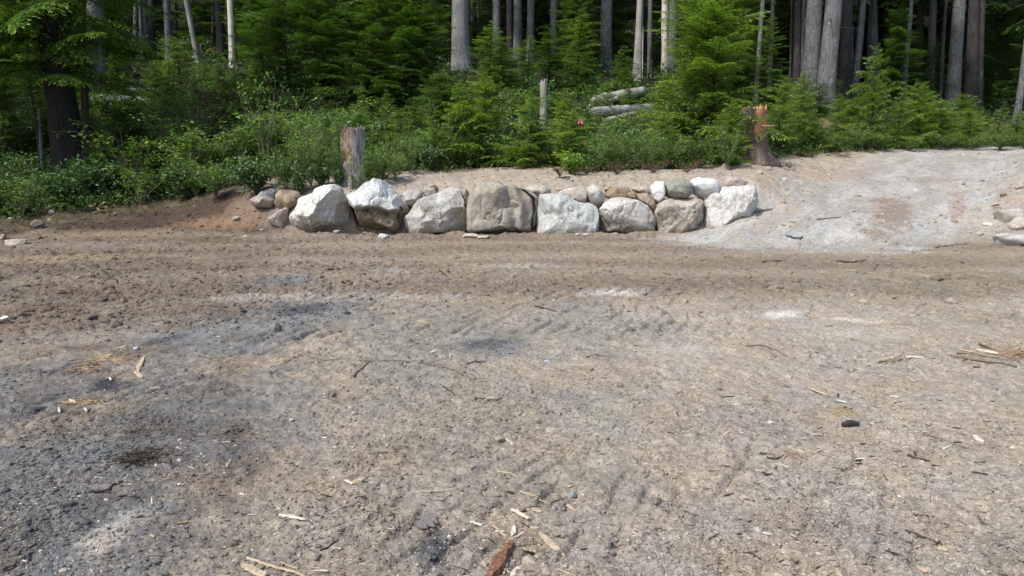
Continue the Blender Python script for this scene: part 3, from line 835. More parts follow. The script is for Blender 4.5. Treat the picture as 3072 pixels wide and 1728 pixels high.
def wood_mat(name, c1, c2, rough=.85):
    m, nt, b = new_mat(name)
    tc = N(nt, 'ShaderNodeTexCoord')
    n1 = noise(nt, 55, 5, .6, tc.outputs['Object'])
    r = ramp_node(nt, n1.outputs['Fac'], [(.3, c1), (.7, c2)])
    nt.links.new(r.outputs['Color'], b.inputs['Base Color']); b.inputs['Roughness'].default_value = rough
    bump(nt, b, n1.outputs['Fac'], .5, .003)
    return m
M_TWIG = wood_mat('dry_twig', (.10, .08, .06), (.24, .20, .155))
M_TWIGD = wood_mat('dark_twig', (.03, .024, .02), (.085, .068, .052))
M_CHIP = wood_mat('pale_chip', (.27, .21, .14), (.47, .39, .28))
M_CHIPW = wood_mat('whitish_chip', (.38, .34, .27), (.60, .55, .46))
M_BARKCH = wood_mat('bark_chunk', (.075, .035, .02), (.25, .13, .08))
M_CHAR = wood_mat('charred_wood', (.008, .008, .009), (.03, .03, .034), .6)
M_STRAW = wood_mat('straw', (.22, .16, .085), (.38, .29, .17))
M_ORSH = wood_mat('orange_shreds', (.17, .115, .075), (.30, .22, .145))

def stick(pxs, wpx, mat, label, cat='stick', group='sticks and twigs on the dirt', name='stick', lift=.3, forks=0, seed=0):
    P = []
    for (u, v) in pxs: P.append(ground_hit(u, v))
    s = P[0].length / FPX
    r = max(wpx * s * .5, .002)
    pts = np.array([tuple(p) for p in P])
    n = max(8, len(P) * 5)
    t = np.linspace(0, len(P) - 1, n)
    pts = np.stack([np.interp(t, np.arange(len(P)), pts[:, k]) for k in range(3)], 1)
    rs = np.random.RandomState(seed + int(pxs[0][0]))
    Ls = np.linalg.norm(pts[-1] - pts[0])
    pts[1:-1] += rs.normal(size=(n - 2, 3)) * Ls * .008
    top = gz(pts[:, 0], pts[:, 1]).max()
    zz = np.polyval(np.polyfit(t, gz(pts[:, 0], pts[:, 1]), 1), t)
    pts[:, 2] = np.maximum(zz, gz(pts[:, 0], pts[:, 1]) - r * .2) + r * .8
    rad = r * (1 - .55 * t / t[-1]) * (1 + rs.uniform(-.12, .12, n))
    parts = [tube(pts, rad, 7)]
    for k in range(forks):
        i = rs.randint(n // 4, n - 3); d = pts[i + 2] - pts[i]; d /= np.linalg.norm(d) + 1e-9
        side = np.array([-d[1], d[0], .25]) * rs.choice([-1, 1])
        q = pts[i] + np.linspace(0, 1, 6)[:, None] * (d * .6 + side * .8) * Ls * rs.uniform(.1, .25)
        q[:, 2] = np.maximum(q[:, 2], gz(q[:, 0], q[:, 1]) + r * .3)
        parts.append(tube(q, np.linspace(r * .6, r * .25, 6), 5))
    V, F, _, _ = join(parts)
    c = V.mean(0); c[2] = pts[:, 2].min()
    o = link(name, mesh(name, V - c, F, mat, smooth=True)); o.location = c
    return tag(o, label, cat, group)

def chip_geo(Lc, w, h, rs, jag=.25, n=7):
    """a split piece of wood: tapered ragged sliver"""
    t = np.linspace(-.5, .5, n)
    ww = w * .5 * (1 - (np.abs(t) * 2) ** 2.5 * rs.uniform(.35, .8)) * (1 + rs.uniform(-jag, jag, n))
    off = np.cumsum(rs.normal(size=n)) * w * .05
    arch = -(t ** 2) * Lc * rs.uniform(-.1, .18)
    V = []
    for k in range(n):
        for (a, b) in ((-1, 0), (1, 0), (.8, 1), (-.7, 1)):
            V.append((t[k] * Lc, off[k] + ww[k] * a, arch[k] + h * (b * (1 + rs.uniform(-.25, .25)))))
    V = np.array(V); F = []
    for k in range(n - 1):
        for j in range(4):
            F.append((k * 4 + j, k * 4 + (j + 1) % 4, k * 4 + 4 + (j + 1) % 4, k * 4 + 4 + j))
    F.append((3, 2, 1, 0)); o = (n - 1) * 4; F.append((o, o + 1, o + 2, o + 3))
    return V, np.array(F)

def chip(u1, v1, u2, v2, wpx, mat, label, cat='wood chip', group='wood chips and splinters', name='wood_chip', hf=.3, jag=.25, seed=0, tilt=0.):
    a = ground_hit(u1, v1); b = ground_hit(u2, v2)
    d = b - a; Lc = d.length; mid = (a + b) / 2
    s = Vector((mid.x, mid.y, CAM_Z)).length / FPX
    w = wpx * s * 1.25
    rs = np.random.RandomState(int(u1 + v1) + seed)
    V, F = chip_geo(Lc, w, w * hf, rs, jag, 11)
    me = mesh(name, V, F, mat)
    o = link(name, me)
    o.location = (mid.x, mid.y, max(mid.z, gz(mid.x, mid.y)) + .004)
    o.rotation_euler = (rs.uniform(-.15, .15), -math.atan2(d.z, math.hypot(d.x, d.y)) - tilt, math.atan2(d.y, d.x))
    return tag(o, label, cat, group)

stick([(895,1062),(960,1080),(1040,1086),(1110,1088),(1200,1090),(1260,1098),(1296,1106)], 6.5, M_TWIG, 'long thin grey branch lying across the middle of the dirt', 'branch', name='branch', forks=2)
stick([(1322,1102),(1360,1116),(1385,1128),(1412,1144)], 8, M_TWIG, 'stout grey twig just past the right end of the long branch')
stick([(1060,1134),(1085,1112),(1106,1092)], 8, M_TWIG, 'short grey twig leaning against the long branch from below')
stick([(1400,1100),(1430,1092),(1456,1086)], 6, M_TWIG, 'short straight twig right of the long branch in the grey-green patch')
stick([(1424,1202),(1450,1210),(1480,1212),(1506,1210)], 7, M_TWIGD, 'dark forked stick below the stout grey twig', forks=1)
stick([(1328,1163),(1350,1180),(1366,1198)], 5, M_TWIGD, 'thin dark twig slanting down left of the dark forked stick')
stick([(1553,1542),(1580,1524),(1620,1514),(1656,1502),(1700,1485)], 9, M_TWIG, 'curved stick ending at the round blue-grey pebble', forks=1)
stick([(1560,1480),(1604,1490),(1648,1502)], 7, M_CHIP, 'straight yellowish stick meeting the curved stick')
stick([(1248,1467),(1300,1469),(1370,1466)], 6, M_CHIP, 'straight yellow straw-like stick in the brown dirt above the slab')
stick([(1490,1408),(1530,1414),(1558,1430)], 6, M_CHIP, 'bent yellowish twig above the curved stick')
stick([(1318,815),(1330,826),(1344,838)], 5, M_TWIGD, 'short dark twig in the brown band, left of a longer one')
stick([(1338,803),(1370,820),(1405,849)], 5, M_TWIG, 'longer thin twig slanting in the brown band before the wall')
stick([(1915,855),(1960,862),(2010,872)], 6, M_TWIG, 'long straight stick lying before the smooth tan boulder')
stick([(1968,925),(2000,940),(2030,965)], 6, M_TWIG, 'slanting twig right of the white sawdust patch')
stick([(1606,927),(1640,933),(1668,942)], 6, M_TWIGD, 'dark stick left of the slanting twig and below the brown band')
stick([(1759,1078),(1795,1073),(1830,1080)], 6, M_TWIG, 'slightly arched twig at the right of the grey-green patch')
stick([(280,792),(320,820),(356,852)], 5, M_TWIGD, 'dark twig slanting over the tread marks at the left')
stick([(2207,657),(2240,645),(2275,638),(2318,632)], 8, M_TWIG, 'bent stick lying on the ramp beside the speckled end boulder')
stick([(2359,713),(2380,722),(2398,722),(2408,715)], 6, M_TWIGD, 'small curved stick low on the ramp')
stick([(2450,660),(2490,655),(2524,650)], 4, M_TWIG, 'faint thin twig in the middle of the ramp')
stick([(2804,744),(2850,738),(2900,735)], 6, M_TWIG, 'long bent twig at the lower right corner of the ramp', forks=1)
stick([(2286,786),(2320,784),(2360,780)], 6, M_TWIG, 'pale twig in the brown band below the ramp')
stick([(2510,783),(2560,785),(2600,779)], 6, M_TWIGD, 'dark twig in the brown band below the middle of the ramp')
stick([(2851,1066),(2920,1080),(2990,1090),(3050,1102)], 9, M_TWIG, 'long dark stick at the right edge among the splinters')
stick([(2870,1060),(2960,1068),(3060,1086)], 6, M_TWIG, 'long thin splintered stick just above the long dark one', forks=1)
stick([(2240,1038),(2290,1035),(2320,1045),(2360,1063)], 6, M_TWIG, 'crooked grey twig in the tan dirt, right of centre')
stick([(2716,1588),(2750,1602),(2790,1620),(2826,1642)], 9, M_TWIGD, 'thick dark crooked stick at the lower right')
stick([(2871,1522),(2930,1548),(2976,1592)], 8, M_TWIG, 'long grey stick above the thick dark crooked one', forks=1)
stick([(2724,1369),(2755,1382),(2790,1388)], 8, M_TWIGD, 'dark stick among the chips at the right, under the white chip')
stick([(2770,1310),(2830,1325),(2905,1347)], 7, M_TWIG, 'long slanting twig left of the white chip')
stick([(2286,1422),(2300,1428),(2318,1428)], 9, M_TWIGD, 'short black twig alone in the tan dirt')
stick([(2300,1373),(2325,1376),(2350,1374)], 8, M_TWIGD, 'short black stick beside the orange shreds')
stick([(2050,1526),(2070,1533),(2090,1538)], 6, M_TWIGD, 'short dark twig low in the tan dirt, centre right')
stick([(2515,1448),(2560,1470),(2600,1482)], 5, M_TWIG, 'faint twig slanting through the lower right chips')
stick([(2364,1448),(2390,1466),(2420,1478)], 5, M_TWIGD, 'thin dark twig left of the faint slanting one')
stick([(346,1520),(380,1512),(412,1506)], 6, M_TWIGD, 'thin charred stick in the ash below the root tuft')
stick([(270,1505),(320,1495),(372,1468)], 9, M_TWIGD, 'charred slanting stick in the grey ash')
stick([(960,1645),(985,1635),(1015,1618)], 9, M_CHAR, 'black charred stick at the bottom left of centre')
stick([(146,1272),(160,1285),(176,1284)], 6, M_TWIG, 'thin twig among the white chips in the ash')
stick([(740,1676),(810,1698),(880,1716),(950,1738)], 12, M_CHIP, 'long pale lath running off the bottom edge', 'lath', name='lath')

CH = [
    (839,1553,918,1568,11,M_CHIPW,'pale spindle-shaped chip above the long lath'),
    (727,1706,800,1734,18,M_CHIP,'broad yellowish chip left of the long lath'),
    (840,1686,892,1694,7,M_CHIP,'thin forked chip just above the long lath'),
    (1620,1592,1694,1662,17,M_CHIP,'pale wood wedge tapering to the lower right'),
    (1533,1525,1582,1560,9,M_CHIPW,'slender white chip at the lower end of the curved stick'),
    (1596,1528,1625,1534,9,M_CHIP,'stubby yellow chip right of the slender white one'),
    (1528,1606,1578,1588,6,M_CHIP,'narrow chip above the pebbles by the bark chunk'),
    (1478,1580,1518,1604,6,M_CHIP,'narrow pale splinter left of the bark chunk'),
    (1410,1568,1445,1572,8,M_CHIPW,'white splinter with a stub, below the slab'),
    (1570,1648,1612,1642,12,M_CHIP,'oval yellow chip under the brown pebble'),
    (1538,1724,1556,1690,18,M_CHIPW,'frayed white chip at the bottom edge beside the bark chunk'),
    (1534,1600,1540,1572,12,M_CHIPW,'short white flake above the bark chunk'),
    (1060,1452,1092,1442,16,M_CHIP,'leaf-shaped yellow chip left of the straw-like stick'),
    (1034,1438,1056,1452,6,M_CHIPW,'small white splinter touching the leaf-shaped chip'),
    (1400,1710,1412,1730,9,M_CHIP,'chip at the bottom edge left of the bark chunk'),
    (208,1204,226,1214,6,M_CHIPW,'white chip in the ash, topmost of three'),
    (178,1234,180,1249,4,M_CHIPW,'small upright white chip in the ash'),
    (256,1238,260,1256,5,M_CHIPW,'white chip in the ash, rightmost of three'),
    (436,1066,414,1118,11,M_CHIP,'pale curled strip of bark at the edge of the ash'),
    (404,1112,426,1130,9,M_CHIP,'hooked lower end of bark under the curled strip'),
    (328,1128,333,1139,4,M_CHIPW,'white chip standing in the black charcoal'),
    (318,1071,336,1066,8,M_CHIP,'cream chip in the pile of shreds at the left'),
    (340,1048,384,1040,5,M_CHIP,'thin yellow chip on the pile of shreds'),
    (2632,1088,2700,1066,10,M_CHIP,'slanted pale board splinter at the right, left of the cream chip'),
    (2655,1090,2706,1076,9,M_TWIG,'grey splinter lying against the slanted board splinter'),
    (2716,1070,2772,1073,7,M_CHIPW,'straight cream chip right of the slanted board splinter'),
    (2934,1046,2994,1063,11,M_CHIPW,'large cream splinter among the shreds at the right edge'),
    (2936,1036,2980,1046,7,M_TWIGD,'dark splinter just above the large cream one'),
    (2880,1048,2920,1058,6,M_CHIP,'pale splinter left of the large cream one'),
    (2922,1310,2948,1328,10,M_CHIPW,'bright white chip alone at the lower right'),
    (2669,1182,2696,1184,6,M_CHIPW,'thin white chip above the black charred lump'),
    (2426,1160,2484,1188,7,M_CHIP,'long slanting splinter left of the straw tuft'),
    (2510,1196,2540,1202,7,M_CHIPW,'small white splinter above the straw tuft'),
    (2724,1130,2746,1144,7,M_CHIP,'small chip below the brown stone at the right'),
    (2570,1362,2592,1382,9,M_CHIPW,'frayed white chip in the middle of the right-hand litter'),
    (2750,1706,2786,1720,10,M_CHIP,'pale chip at the bottom right'),
    (2505,1706,2530,1730,8,M_CHIP,'splintered chip at the bottom edge right of centre'),
    (1292,1066,1312,1061,7,M_CHIPW,'white flake above the long branch'),
    (1350,1086,1351,1072,4,M_CHIPW,'tiny white upright chip above the stout grey twig'),
    (1460,1204,1484,1205,4,M_CHIPW,'tiny white splinter on the dark forked stick'),
]
for c in CH: chip(*c)
# the red-brown chunk of bark at the bottom edge
chip(1464, 1735, 1534, 1636, 27, M_BARKCH, 'red-brown chunk of rotten bark at the bottom edge', 'bark', None, 'bark_chunk', hf=.5, jag=.35)
chip(1250, 1572, 1312, 1556, 46, wood_mat('slate_slab', (.10, .092, .09), (.17, .155, .15)), 'flat slate-like mauve slab lying in the brown dirt', 'slab', None, 'slab', hf=.12, jag=.4)
p = ground_hit(2553, 1276)
rough_stone('charred_lump', (p.x, p.y, p.z + .012), .125, .07, .05, 5, ((.025,.024,.024),(.04,.038,.036),(.015,.015,.015)), 'black charred lump of wood below the straw tuft', 'charred wood', None, 3)
p = ground_hit(408, 1044)
rough_stone('ash_lump', (p.x, p.y, p.z + .008), .06, .04, .04, 6, ((.42,.44,.52),(.1,.11,.2),(.03,.03,.05)), 'small blue and white lump at the tip of the shred pile', 'lump', None, 3)  # bluish scrap of plastic

def tuft(name, u, v, n, Ls, spread, mat, label, cat, seed, flat=.25, rad=.0018):
    p = ground_hit(u, v); rs = np.random.RandomState(seed); parts = []
    for i in range(n):
        a = rs.uniform(0, 2 * math.pi); l = Ls * rs.uniform(.4, 1)
        b = np.array([rs.normal() * spread, rs.normal() * spread * .6, 0])
        d = np.array([math.cos(a), math.sin(a), rs.uniform(.02, flat)])
        t = np.linspace(0, 1, 5)[:, None]
        bend = rs.normal(size=3) * .25 * l; bend[2] = -abs(bend[2])
        q = b + d * l * t + bend * t * t
        g = gz(q[:, 0] + p.x, q[:, 1] + p.y) - p.z
        q[:, 2] = np.maximum(q[:, 2], g) + rad
        parts.append(tube(q, np.linspace(rad, rad * .4, 5) * rs.uniform(.6, 1.8), 4))
    V, F, _, _ = join(parts)
    o = link(name, mesh(name, V, F, mat)); o.location = p
    return tag(o, label, cat)
tuft('straw_tuft', 2525, 1238, 60, .12, .05, M_STRAW, 'golden tuft of straw lying above the black charred lump', 'straw', 3)
tuft('root_tuft', 420, 1385, 110, .15, .07, M_TWIGD, 'dark brown tuft of torn roots in the grey ash', 'roots', 4, .5, .003)
tuft('shred_pile', 322, 1078, 70, .2, .09, M_STRAW, 'pile of yellow wood shreds at the left edge of the ash', 'wood shreds', 5, .2, .003)
tuft('shred_pile', 250, 1108, 40, .2, .09, M_ORSH, 'reddish shreds trailing left of the yellow shred pile', 'wood shreds', 6, .15, .0035)
tuft('shred_pile', 3040, 1056, 90, .3, .14, M_ORSH, 'orange bark shreds at the right edge', 'wood shreds', 8, .2, .004)
tuft('shred_pile', 2385, 1372, 26, .07, .03, M_ORSH, 'small orange shreds in the tan dirt', 'wood shreds', 9, .2, .002)
tuft('shred_pile', 250, 1215, 40, .12, .06, M_STRAW, 'yellowish shreds around the white chips in the ash', 'wood shreds', 10, .2, .003)
tuft('straw_tuft', 2298, 1205, 20, .09, .012, M_STRAW, 'thin upright straw tuft in the dirt right of centre', 'straw', 11, 1.2, .0015)

# ------------------------------------------------------------------ litter nobody could count
def scatter_pts(n, y0, y1, pw=1.0, seed=0):
    rs = np.random.RandomState(seed)
    y = (y0 ** -pw + rs.uniform(size=n) * (y1 ** -pw - y0 ** -pw)) ** (-1 / pw)
    x = rs.uniform(-1, 1, n) * (.9 * y + .4)
    return x, y, rs

def wood_litter(name, n, mats, label, seed, dens, size, pw=.9):
    x, y, rs = scatter_pts(n, 1.9, 15.5, pw, seed)
    u, v = in_px(x, y, np.zeros_like(x))
    k = rs.uniform(size=n) < dens(u, v, x, y)
    x, y = x[k], y[k]; n = len(x); z = gz(x, y)
    Lc = np.minimum(np.exp(rs.normal(size=n) * .55) * size, .075); w = Lc * rs.uniform(.08, .3, n); h = w * rs.uniform(.15, .5, n)
    a = rs.normal(size=n) * .55 + np.where(rs.uniform(size=n) < .3, rs.uniform(-1.5, 1.5, n), 0) - .15
    ti = rs.normal(size=n) * .12
    base = np.array([(-.5, -.3, 0), (-.42, .35, 0), (.42, .5, 0), (.5, -.15, 0), (-.5, -.15, 1), (-.4, .25, 1), (.4, .3, 1), (.48, -.3, 1)])
    B = np.repeat(base[None], n, 0) * np.stack([Lc, w, h], 1)[:, None]
    B += rs.normal(size=B.shape) * (w * .12)[:, None, None]
    B[:, :, 2] += B[:, :, 0] * ti[:, None]
    ca, sa = np.cos(a)[:, None], np.sin(a)[:, None]
    X = B[:, :, 0] * ca - B[:, :, 1] * sa + x[:, None]; Yv = B[:, :, 0] * sa + B[:, :, 1] * ca + y[:, None]
    Z = B[:, :, 2] + z[:, None] - .0005 + h[:, None] * .1
    V = np.stack([X, Yv, Z], -1).reshape(-1, 3)
    f = np.array([(0,1,2,3),(7,6,5,4),(0,4,5,1),(1,5,6,2),(2,6,7,3),(3,7,4,0)])
    F = (np.arange(n)[:, None, None] * 8 + f[None]).reshape(-1, 4)
    mi = np.repeat(rs.choice(len(mats), n, p=None), 6)
    o = link(name, mesh(name, V, F, mats, midx=mi))
    return tag(o, label, 'litter', kind='stuff')

def pebbles(name, n, mat, label, seed, dens, size, cols=None, pw=.9, y1=15.5, ymin=1.9, rest=.15, onland=False):
    x, y, rs = scatter_pts(n, ymin, y1, pw, seed)
    u, v = in_px(x, y)
    k = rs.uniform(size=n) < dens(u, v, x, y)
    x, y = x[k], y[k]; n = len(x); z = gz(x, y)
    V0, F0 = ICO[1]
    r = np.exp(rs.normal(size=n) * .5) * size
    S = r[:, None] * rs.uniform(.6, 1.25, (n, 3)); S[:, 2] *= .72
    V = V0[None] * (1 + rs.normal(size=(n, len(V0), 1)) * .14) * S[:, None]
    a = rs.uniform(0, 6.28, n); ca, sa = np.cos(a)[:, None], np.sin(a)[:, None]
    X = V[..., 0] * ca - V[..., 1] * sa + x[:, None]; Yv = V[..., 0] * sa + V[..., 1] * ca + y[:, None]
    Z = V[..., 2] + z[:, None] + (S[:, 2] * rest)[:, None]
    P = np.stack([X, Yv, Z], -1).reshape(-1, 3)
    F = (np.arange(n)[:, None, None] * len(V0) + F0[None]).reshape(-1, 3)
    if cols: C = np.array(cols)[rs.randint(len(cols), size=n)] * rs.uniform(.75, 1.2, (n, 1))
    else: C = ground_colour(x, y, *in_px(x, y), H(x, y)) * rs.uniform(.75, 1.15, (n, 1))
    o = link(name, mesh(name, P, F, mat, np.repeat(C, len(V0), 0), smooth=False))
    return tag(o, label, 'stones' if name == 'gravel' else 'charcoal' if name == 'charcoal_bits' else 'soil', kind='stuff')

def d_chip(u, v, x, y):
    pn = fbm(x, y, .9, 3, 201)
    return np.clip(.10 + sst(1900, 2700, u) * .6 + sst(.0, .45, pn) * .45 + np.exp(-((u - 1560) / 170) ** 2 - ((v - 1590) / 110) ** 2) * .8, 0, 1) * (.25 + .75 * sst(850, 1050, v))
wood_litter('wood_litter', 26000, [M_CHIP, M_CHIP, M_CHIPW, M_TWIG], 'pale wood chips and splinters littering the trodden dirt', 501, d_chip, .019)
wood_litter('wood_litter', 9000, [M_TWIG, M_TWIGD], 'dark bark bits and broken twigs littering the trodden dirt', 502, lambda u, v, x, y: .25 + .75 * d_chip(u, v, x, y), .028)
wood_litter('wood_litter', 9000, [M_CHIPW, M_CHIP], 'heap of fine pale shavings in the ash at the lower left', 503, lambda u, v, x, y: np.exp(-(((u - 350) / 130) ** 2 + ((v - 1610 + (u - 350) * .55) / 45) ** 2) * 1.2) * .95, .013)
pebbles('gravel', 20000, M_STONE, 'small pebbles strewn over the dirt lot', 511, lambda u, v, x, y: .15 + .5 * sst(-.1, .5, fbm(x, y, 1.2, 3, 211)), .004,
        [(.30,.28,.25), (.36,.34,.30), (.22,.2,.18), (.40,.37,.33), (.28,.22,.16)])
def d_clod(u, v, x, y):
    churn = np.clip(sst(1500, 700, u) * sst(1040, 900, v) + sst(6.6, 9.0, y) * .8, 0, 1)
    return np.clip(.22 + .6 * churn + .7 * sst(-.05, .4, fbm(x, y, .8, 3, 221)), 0, 1)
pebbles('dirt_clods', 150000, M_GROUND, 'loose brown clods of soil over the churned lot', 512, d_clod, .0062, None, .9, 17, 1.9, .05)
pebbles('dirt_clods', 16000, M_GROUND, 'bigger loose clods of soil in the churned brown band', 514, lambda u, v, x, y: sst(1500, 700, u) * sst(1040, 900, v) + sst(6.6, 9.0, y) * .6, .022, None, .6, 17, 4.5, -.1)
pebbles('dirt_clods', 16000, M_GROUND, 'crumbled dark soil and clods on the left bank', 517, lambda u, v, x, y: np.where((u < 860) & (wood_edge(x, y) < .3), 1, 0) * sst(-.3, .3, fbm(x, y, .7, 3, 261)) * .9, .016, None, .2, 19, 14.6, 0)
def d_ash(u, v, x, y):
    return np.clip(sst(1250, 500, u + (1000 - v) * .6) * sst(960, 1060, v) * sst(-.2, .4, fbm(x, y, .5, 3, 231)) + np.exp(-((u - 1302) / 60) ** 2 - ((v - 1640) / 55) ** 2), 0, 1)
pebbles('charcoal_bits', 11000, M_STONE, 'black charcoal crumbs in the grey ash', 515, d_ash, .0042, [(.03,.03,.034), (.06,.06,.065), (.02,.02,.022)], 1.0, 12, 1.9, .0)
pebbles('gravel', 22000, M_STONE, 'tiny pale grit flecking the dirt', 516, lambda u, v, x, y: .3 + .6 * sst(-.2, .4, fbm(x, y, .7, 3, 241)), .0022, [(.46,.43,.38), (.40,.37,.32), (.50,.46,.40)], 1.3, 10, 1.9, .3)
def d_bank(u, v, x, y):
    e = wood_edge(x, y)
    return np.clip((H(x, y) > .1) * (e < .6) * .8 * np.where(u < 760, .12, 1), 0, 1) * (1 - .35 * poly_mask(x, y, RAMP, .2))
pebbles('gravel', 9000, M_GROUND, 'pale stones and lumps of soil on the bank and the ramp', 513, d_bank, .02, [(.33,.28,.22), (.42,.4,.36), (.24,.19,.14), (.3,.24,.17)], .3, 28, 13.5, .1)

# ------------------------------------------------------------------ conifers
def bough(Ls, rs, twig=.05, kl=.07, kw=.022):
    """flat drooping hemlock bough along +x; returns quads (n,4,3), value (n), spine"""
    n = max(6, int(Ls / twig))
    ts = np.linspace(.06, 1, n)
    droop = rs.uniform(.10, .24) * Ls
    def axis(t): return np.stack([t * Ls, np.zeros_like(t), .06 * Ls * t - droop * t ** 2.4], -1)
    K = []; VAL = []
    for sgn in (-1, 1):
        tt = np.clip(ts + rs.uniform(-.5, .5, n) / n, .04, 1)
        prof = (np.sin(np.clip(tt, 0, 1) ** .75 * math.pi) * .9 + .10) * (1.08 - tt * .45)
        ln = Ls * .34 * prof * rs.uniform(.55, 1.15, n) + .04
        ang = np.radians(rs.uniform(42, 66, n))
        p0 = axis(tt)
        d = np.stack([np.cos(ang), sgn * np.sin(ang), rs.uniform(-.28, .08, n)], -1)
        for i in range(n):
            m = max(2, int(ln[i] / (kl * .62)))
            s = (np.arange(m) + .4) / m
            base = p0[i] + d[i] * (s * ln[i])[:, None]
            base[:, 2] -= (s ** 2) * ln[i] * .22
            for sg in (-1, 1):
                a2 = math.atan2(d[i][1], d[i][0]) + sg * np.radians(rs.uniform(28, 58, m))
                l2 = kl * rs.uniform(.7, 1.35, m) * (1 - s * .35)
                dd = np.stack([np.cos(a2), np.sin(a2), rs.uniform(-.45, .1, m)], -1)
                K.append((base, dd, l2)); VAL.append(rs.uniform(.1, .75, m) + s * .18)
            K.append((p0[i][None] + d[i][None] * ln[i] * .9 - np.array([[0, 0, .2 * ln[i]]]), d[i][None] - np.array([[0, 0, .35]]), np.array([kl * 1.3]))); VAL.append(np.array([.85]))
    b = np.vstack([k[0] for k in K]); d = np.vstack([k[1] for k in K]); l = np.concatenate([k[2] for k in K]); val = np.concatenate(VAL)
    d = d / np.linalg.norm(d, axis=1)[:, None]
    nn = np.stack([rs.normal(size=len(b)) * .35, rs.normal(size=len(b)) * .35, np.ones(len(b))], 1)
    s = np.cross(d, nn); s /= np.linalg.norm(s, axis=1)[:, None]
    w = kw * rs.uniform(.7, 1.3, len(b))[:, None] * .5 * (l / kl)[:, None]
    Q = np.stack([b, b + d * l[:, None] * .45 + s * w, b + d * l[:, None], b + d * l[:, None] * .45 - s * w], 1)
    sp = axis(np.linspace(0, .92, 5))
    return Q, np.clip(val, 0, 1), sp

_rs = np.random.RandomState(99)
BOUGH = {}
for Ls in (.3, .55, .9, 1.4, 2.1):
    BOUGH[Ls] = [bough(Ls, _rs, twig=.04 + .011 * Ls, kl=.055 + .014 * Ls, kw=.017 + .004 * Ls) for _ in range(3)]
BOUGH_BIG = [bough(2.6, _rs, twig=.16, kl=.26, kw=.12) for _ in range(3)]

def rotm(az, pitch, roll):
    return np.array(Matrix.Rotation(az, 3, 'Z') @ Matrix.Rotation(-pitch, 3, 'Y') @ Matrix.Rotation(roll, 3, 'X'))

def conifer_meshes(name, Ht, R, seed, mat, step=.16, per=4, low=.03, shape=.8, lean=0, big=False, jitter=.36, bark=M_BARK_DARK, trunk_r=None, up=.1, gap=0.0):
    rs = np.random.RandomState(seed)
    Qs = []; Vs = []; tubes = []
    h = Ht * low; ph1, ph2 = rs.uniform(0, 6.28, 2)
    lx, ly = rs.normal(size=2) * .05 * Ht
    def ax(z): t = z / Ht; return np.array([lx * t * t, ly * t * t, z])
    while h < Ht * .985:
        t = (h - Ht * low) / (Ht * (1 - low))
        r = R * ((1 - t) ** shape) * (.55 + .45 * min(1, t * 5 + .5))
        az0 = rs.uniform(0, 6.28)
        k = per if t < .9 else 3
        for i in range(k):
            if rs.uniform() < gap: continue
            azn = az0 + i * 6.283 / k
            ln = max(.12, r * (1 + .28 * math.sin(azn * 2 + ph1 + h * 6 / Ht) + .18 * math.sin(azn + ph2)) * rs.uniform(1 - jitter * 1.6, 1 + jitter * .6))
            if big: B = BOUGH_BIG[rs.randint(3)]; key = 2.6
            else:
                key = min(BOUGH, key=lambda q: abs(math.log(q / ln))); B = BOUGH[key][rs.randint(3)]
            sc = ln / key
            az = az0 + i * 6.283 / k + rs.normal() * .3
            pitch = up + t * .30 + rs.normal() * .12
            M = rotm(az, pitch, rs.normal() * .22)
            o = ax(h + rs.uniform(-.5, .5) * step)
            Qs.append((B[0].reshape(-1, 3) @ M.T * sc + o).reshape(-1, 4, 3)); Vs.append(np.clip(B[1] + rs.normal() * .1, 0, 1))
            if not big or ln > 1: tubes.append(tube(B[2] @ M.T * sc + o, np.linspace(.012, .003, 5) * max(.6, ln), 4, cap=False))
        h += step * rs.uniform(.7, 1.3) * (1.15 - .55 * t)
    Q = np.vstack(Qs); val = np.concatenate(Vs)
    V = Q.reshape(-1, 3); F = np.arange(len(V)).reshape(-1, 4)
    tv, tf, _, _ = join(tubes)
    nq = len(F)
    allV = np.vstack([V, tv]); allF = np.vstack([F, tf[0] + len(V)])
    mi = np.concatenate([np.zeros(nq, int), np.ones(len(tf[0]), int)])
    vals = np.concatenate([np.repeat(val, 4), np.zeros(len(tv))])
    crown = mesh(name + '_crown', allV, allF, [mat, bark], midx=mi, vals=vals)
    tr = trunk_r or Ht * .009 + .012
    zz = np.linspace(-.25, Ht * .99, 14)
    tp = np.array([ax(max(z, 0)) + (0, 0, min(z, 0)) for z in zz])
    tV, tF = tube(tp, np.interp(zz, [-.25, 0, .4, Ht], [tr * 1.5, tr * 1.25, tr, .004]), 8)
    trunk = mesh(name + '_trunk', tV, tF, bark, smooth=True)
    return trunk, crown

SAP = {}
specs = [('a', 3.0, 1.15, .15, 5, .02, .7), ('b', 3.0, 1.3, .15, 5, .02, .55), ('c', 3.0, .8, .17, 4, .05, .85), ('d', 3.0, 1.5, .16, 6, .02, .5)]
for k, Ht, R, st, per, low, shp in specs:
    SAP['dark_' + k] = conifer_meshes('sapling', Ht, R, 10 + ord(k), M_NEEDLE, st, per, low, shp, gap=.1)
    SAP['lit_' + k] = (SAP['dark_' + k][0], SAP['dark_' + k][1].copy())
    SAP['lit_' + k][1].materials[0] = M_NEEDLE_SUNLIT  # lit copy: same crown in the brighter, sunlight-toned needles
YEL = leaf_mat('new_growth_needles', (.06, .11, .018), (.15, .23, .035), (.32, .40, .08), .4)  # yellower and brighter than the other needle colours
for k in 'ab':
    SAP['new_' + k] = (SAP['dark_' + k][0], SAP['dark_' + k][1].copy()); SAP['new_' + k][1].materials[0] = YEL
TALLS = [('e', 7.0, 1.9, .20, 5, .04, .5), ('f', 7.0, 1.5, .22, 5, .06, .6), ('g', 7.0, 2.2, .19, 6, .03, .42)]
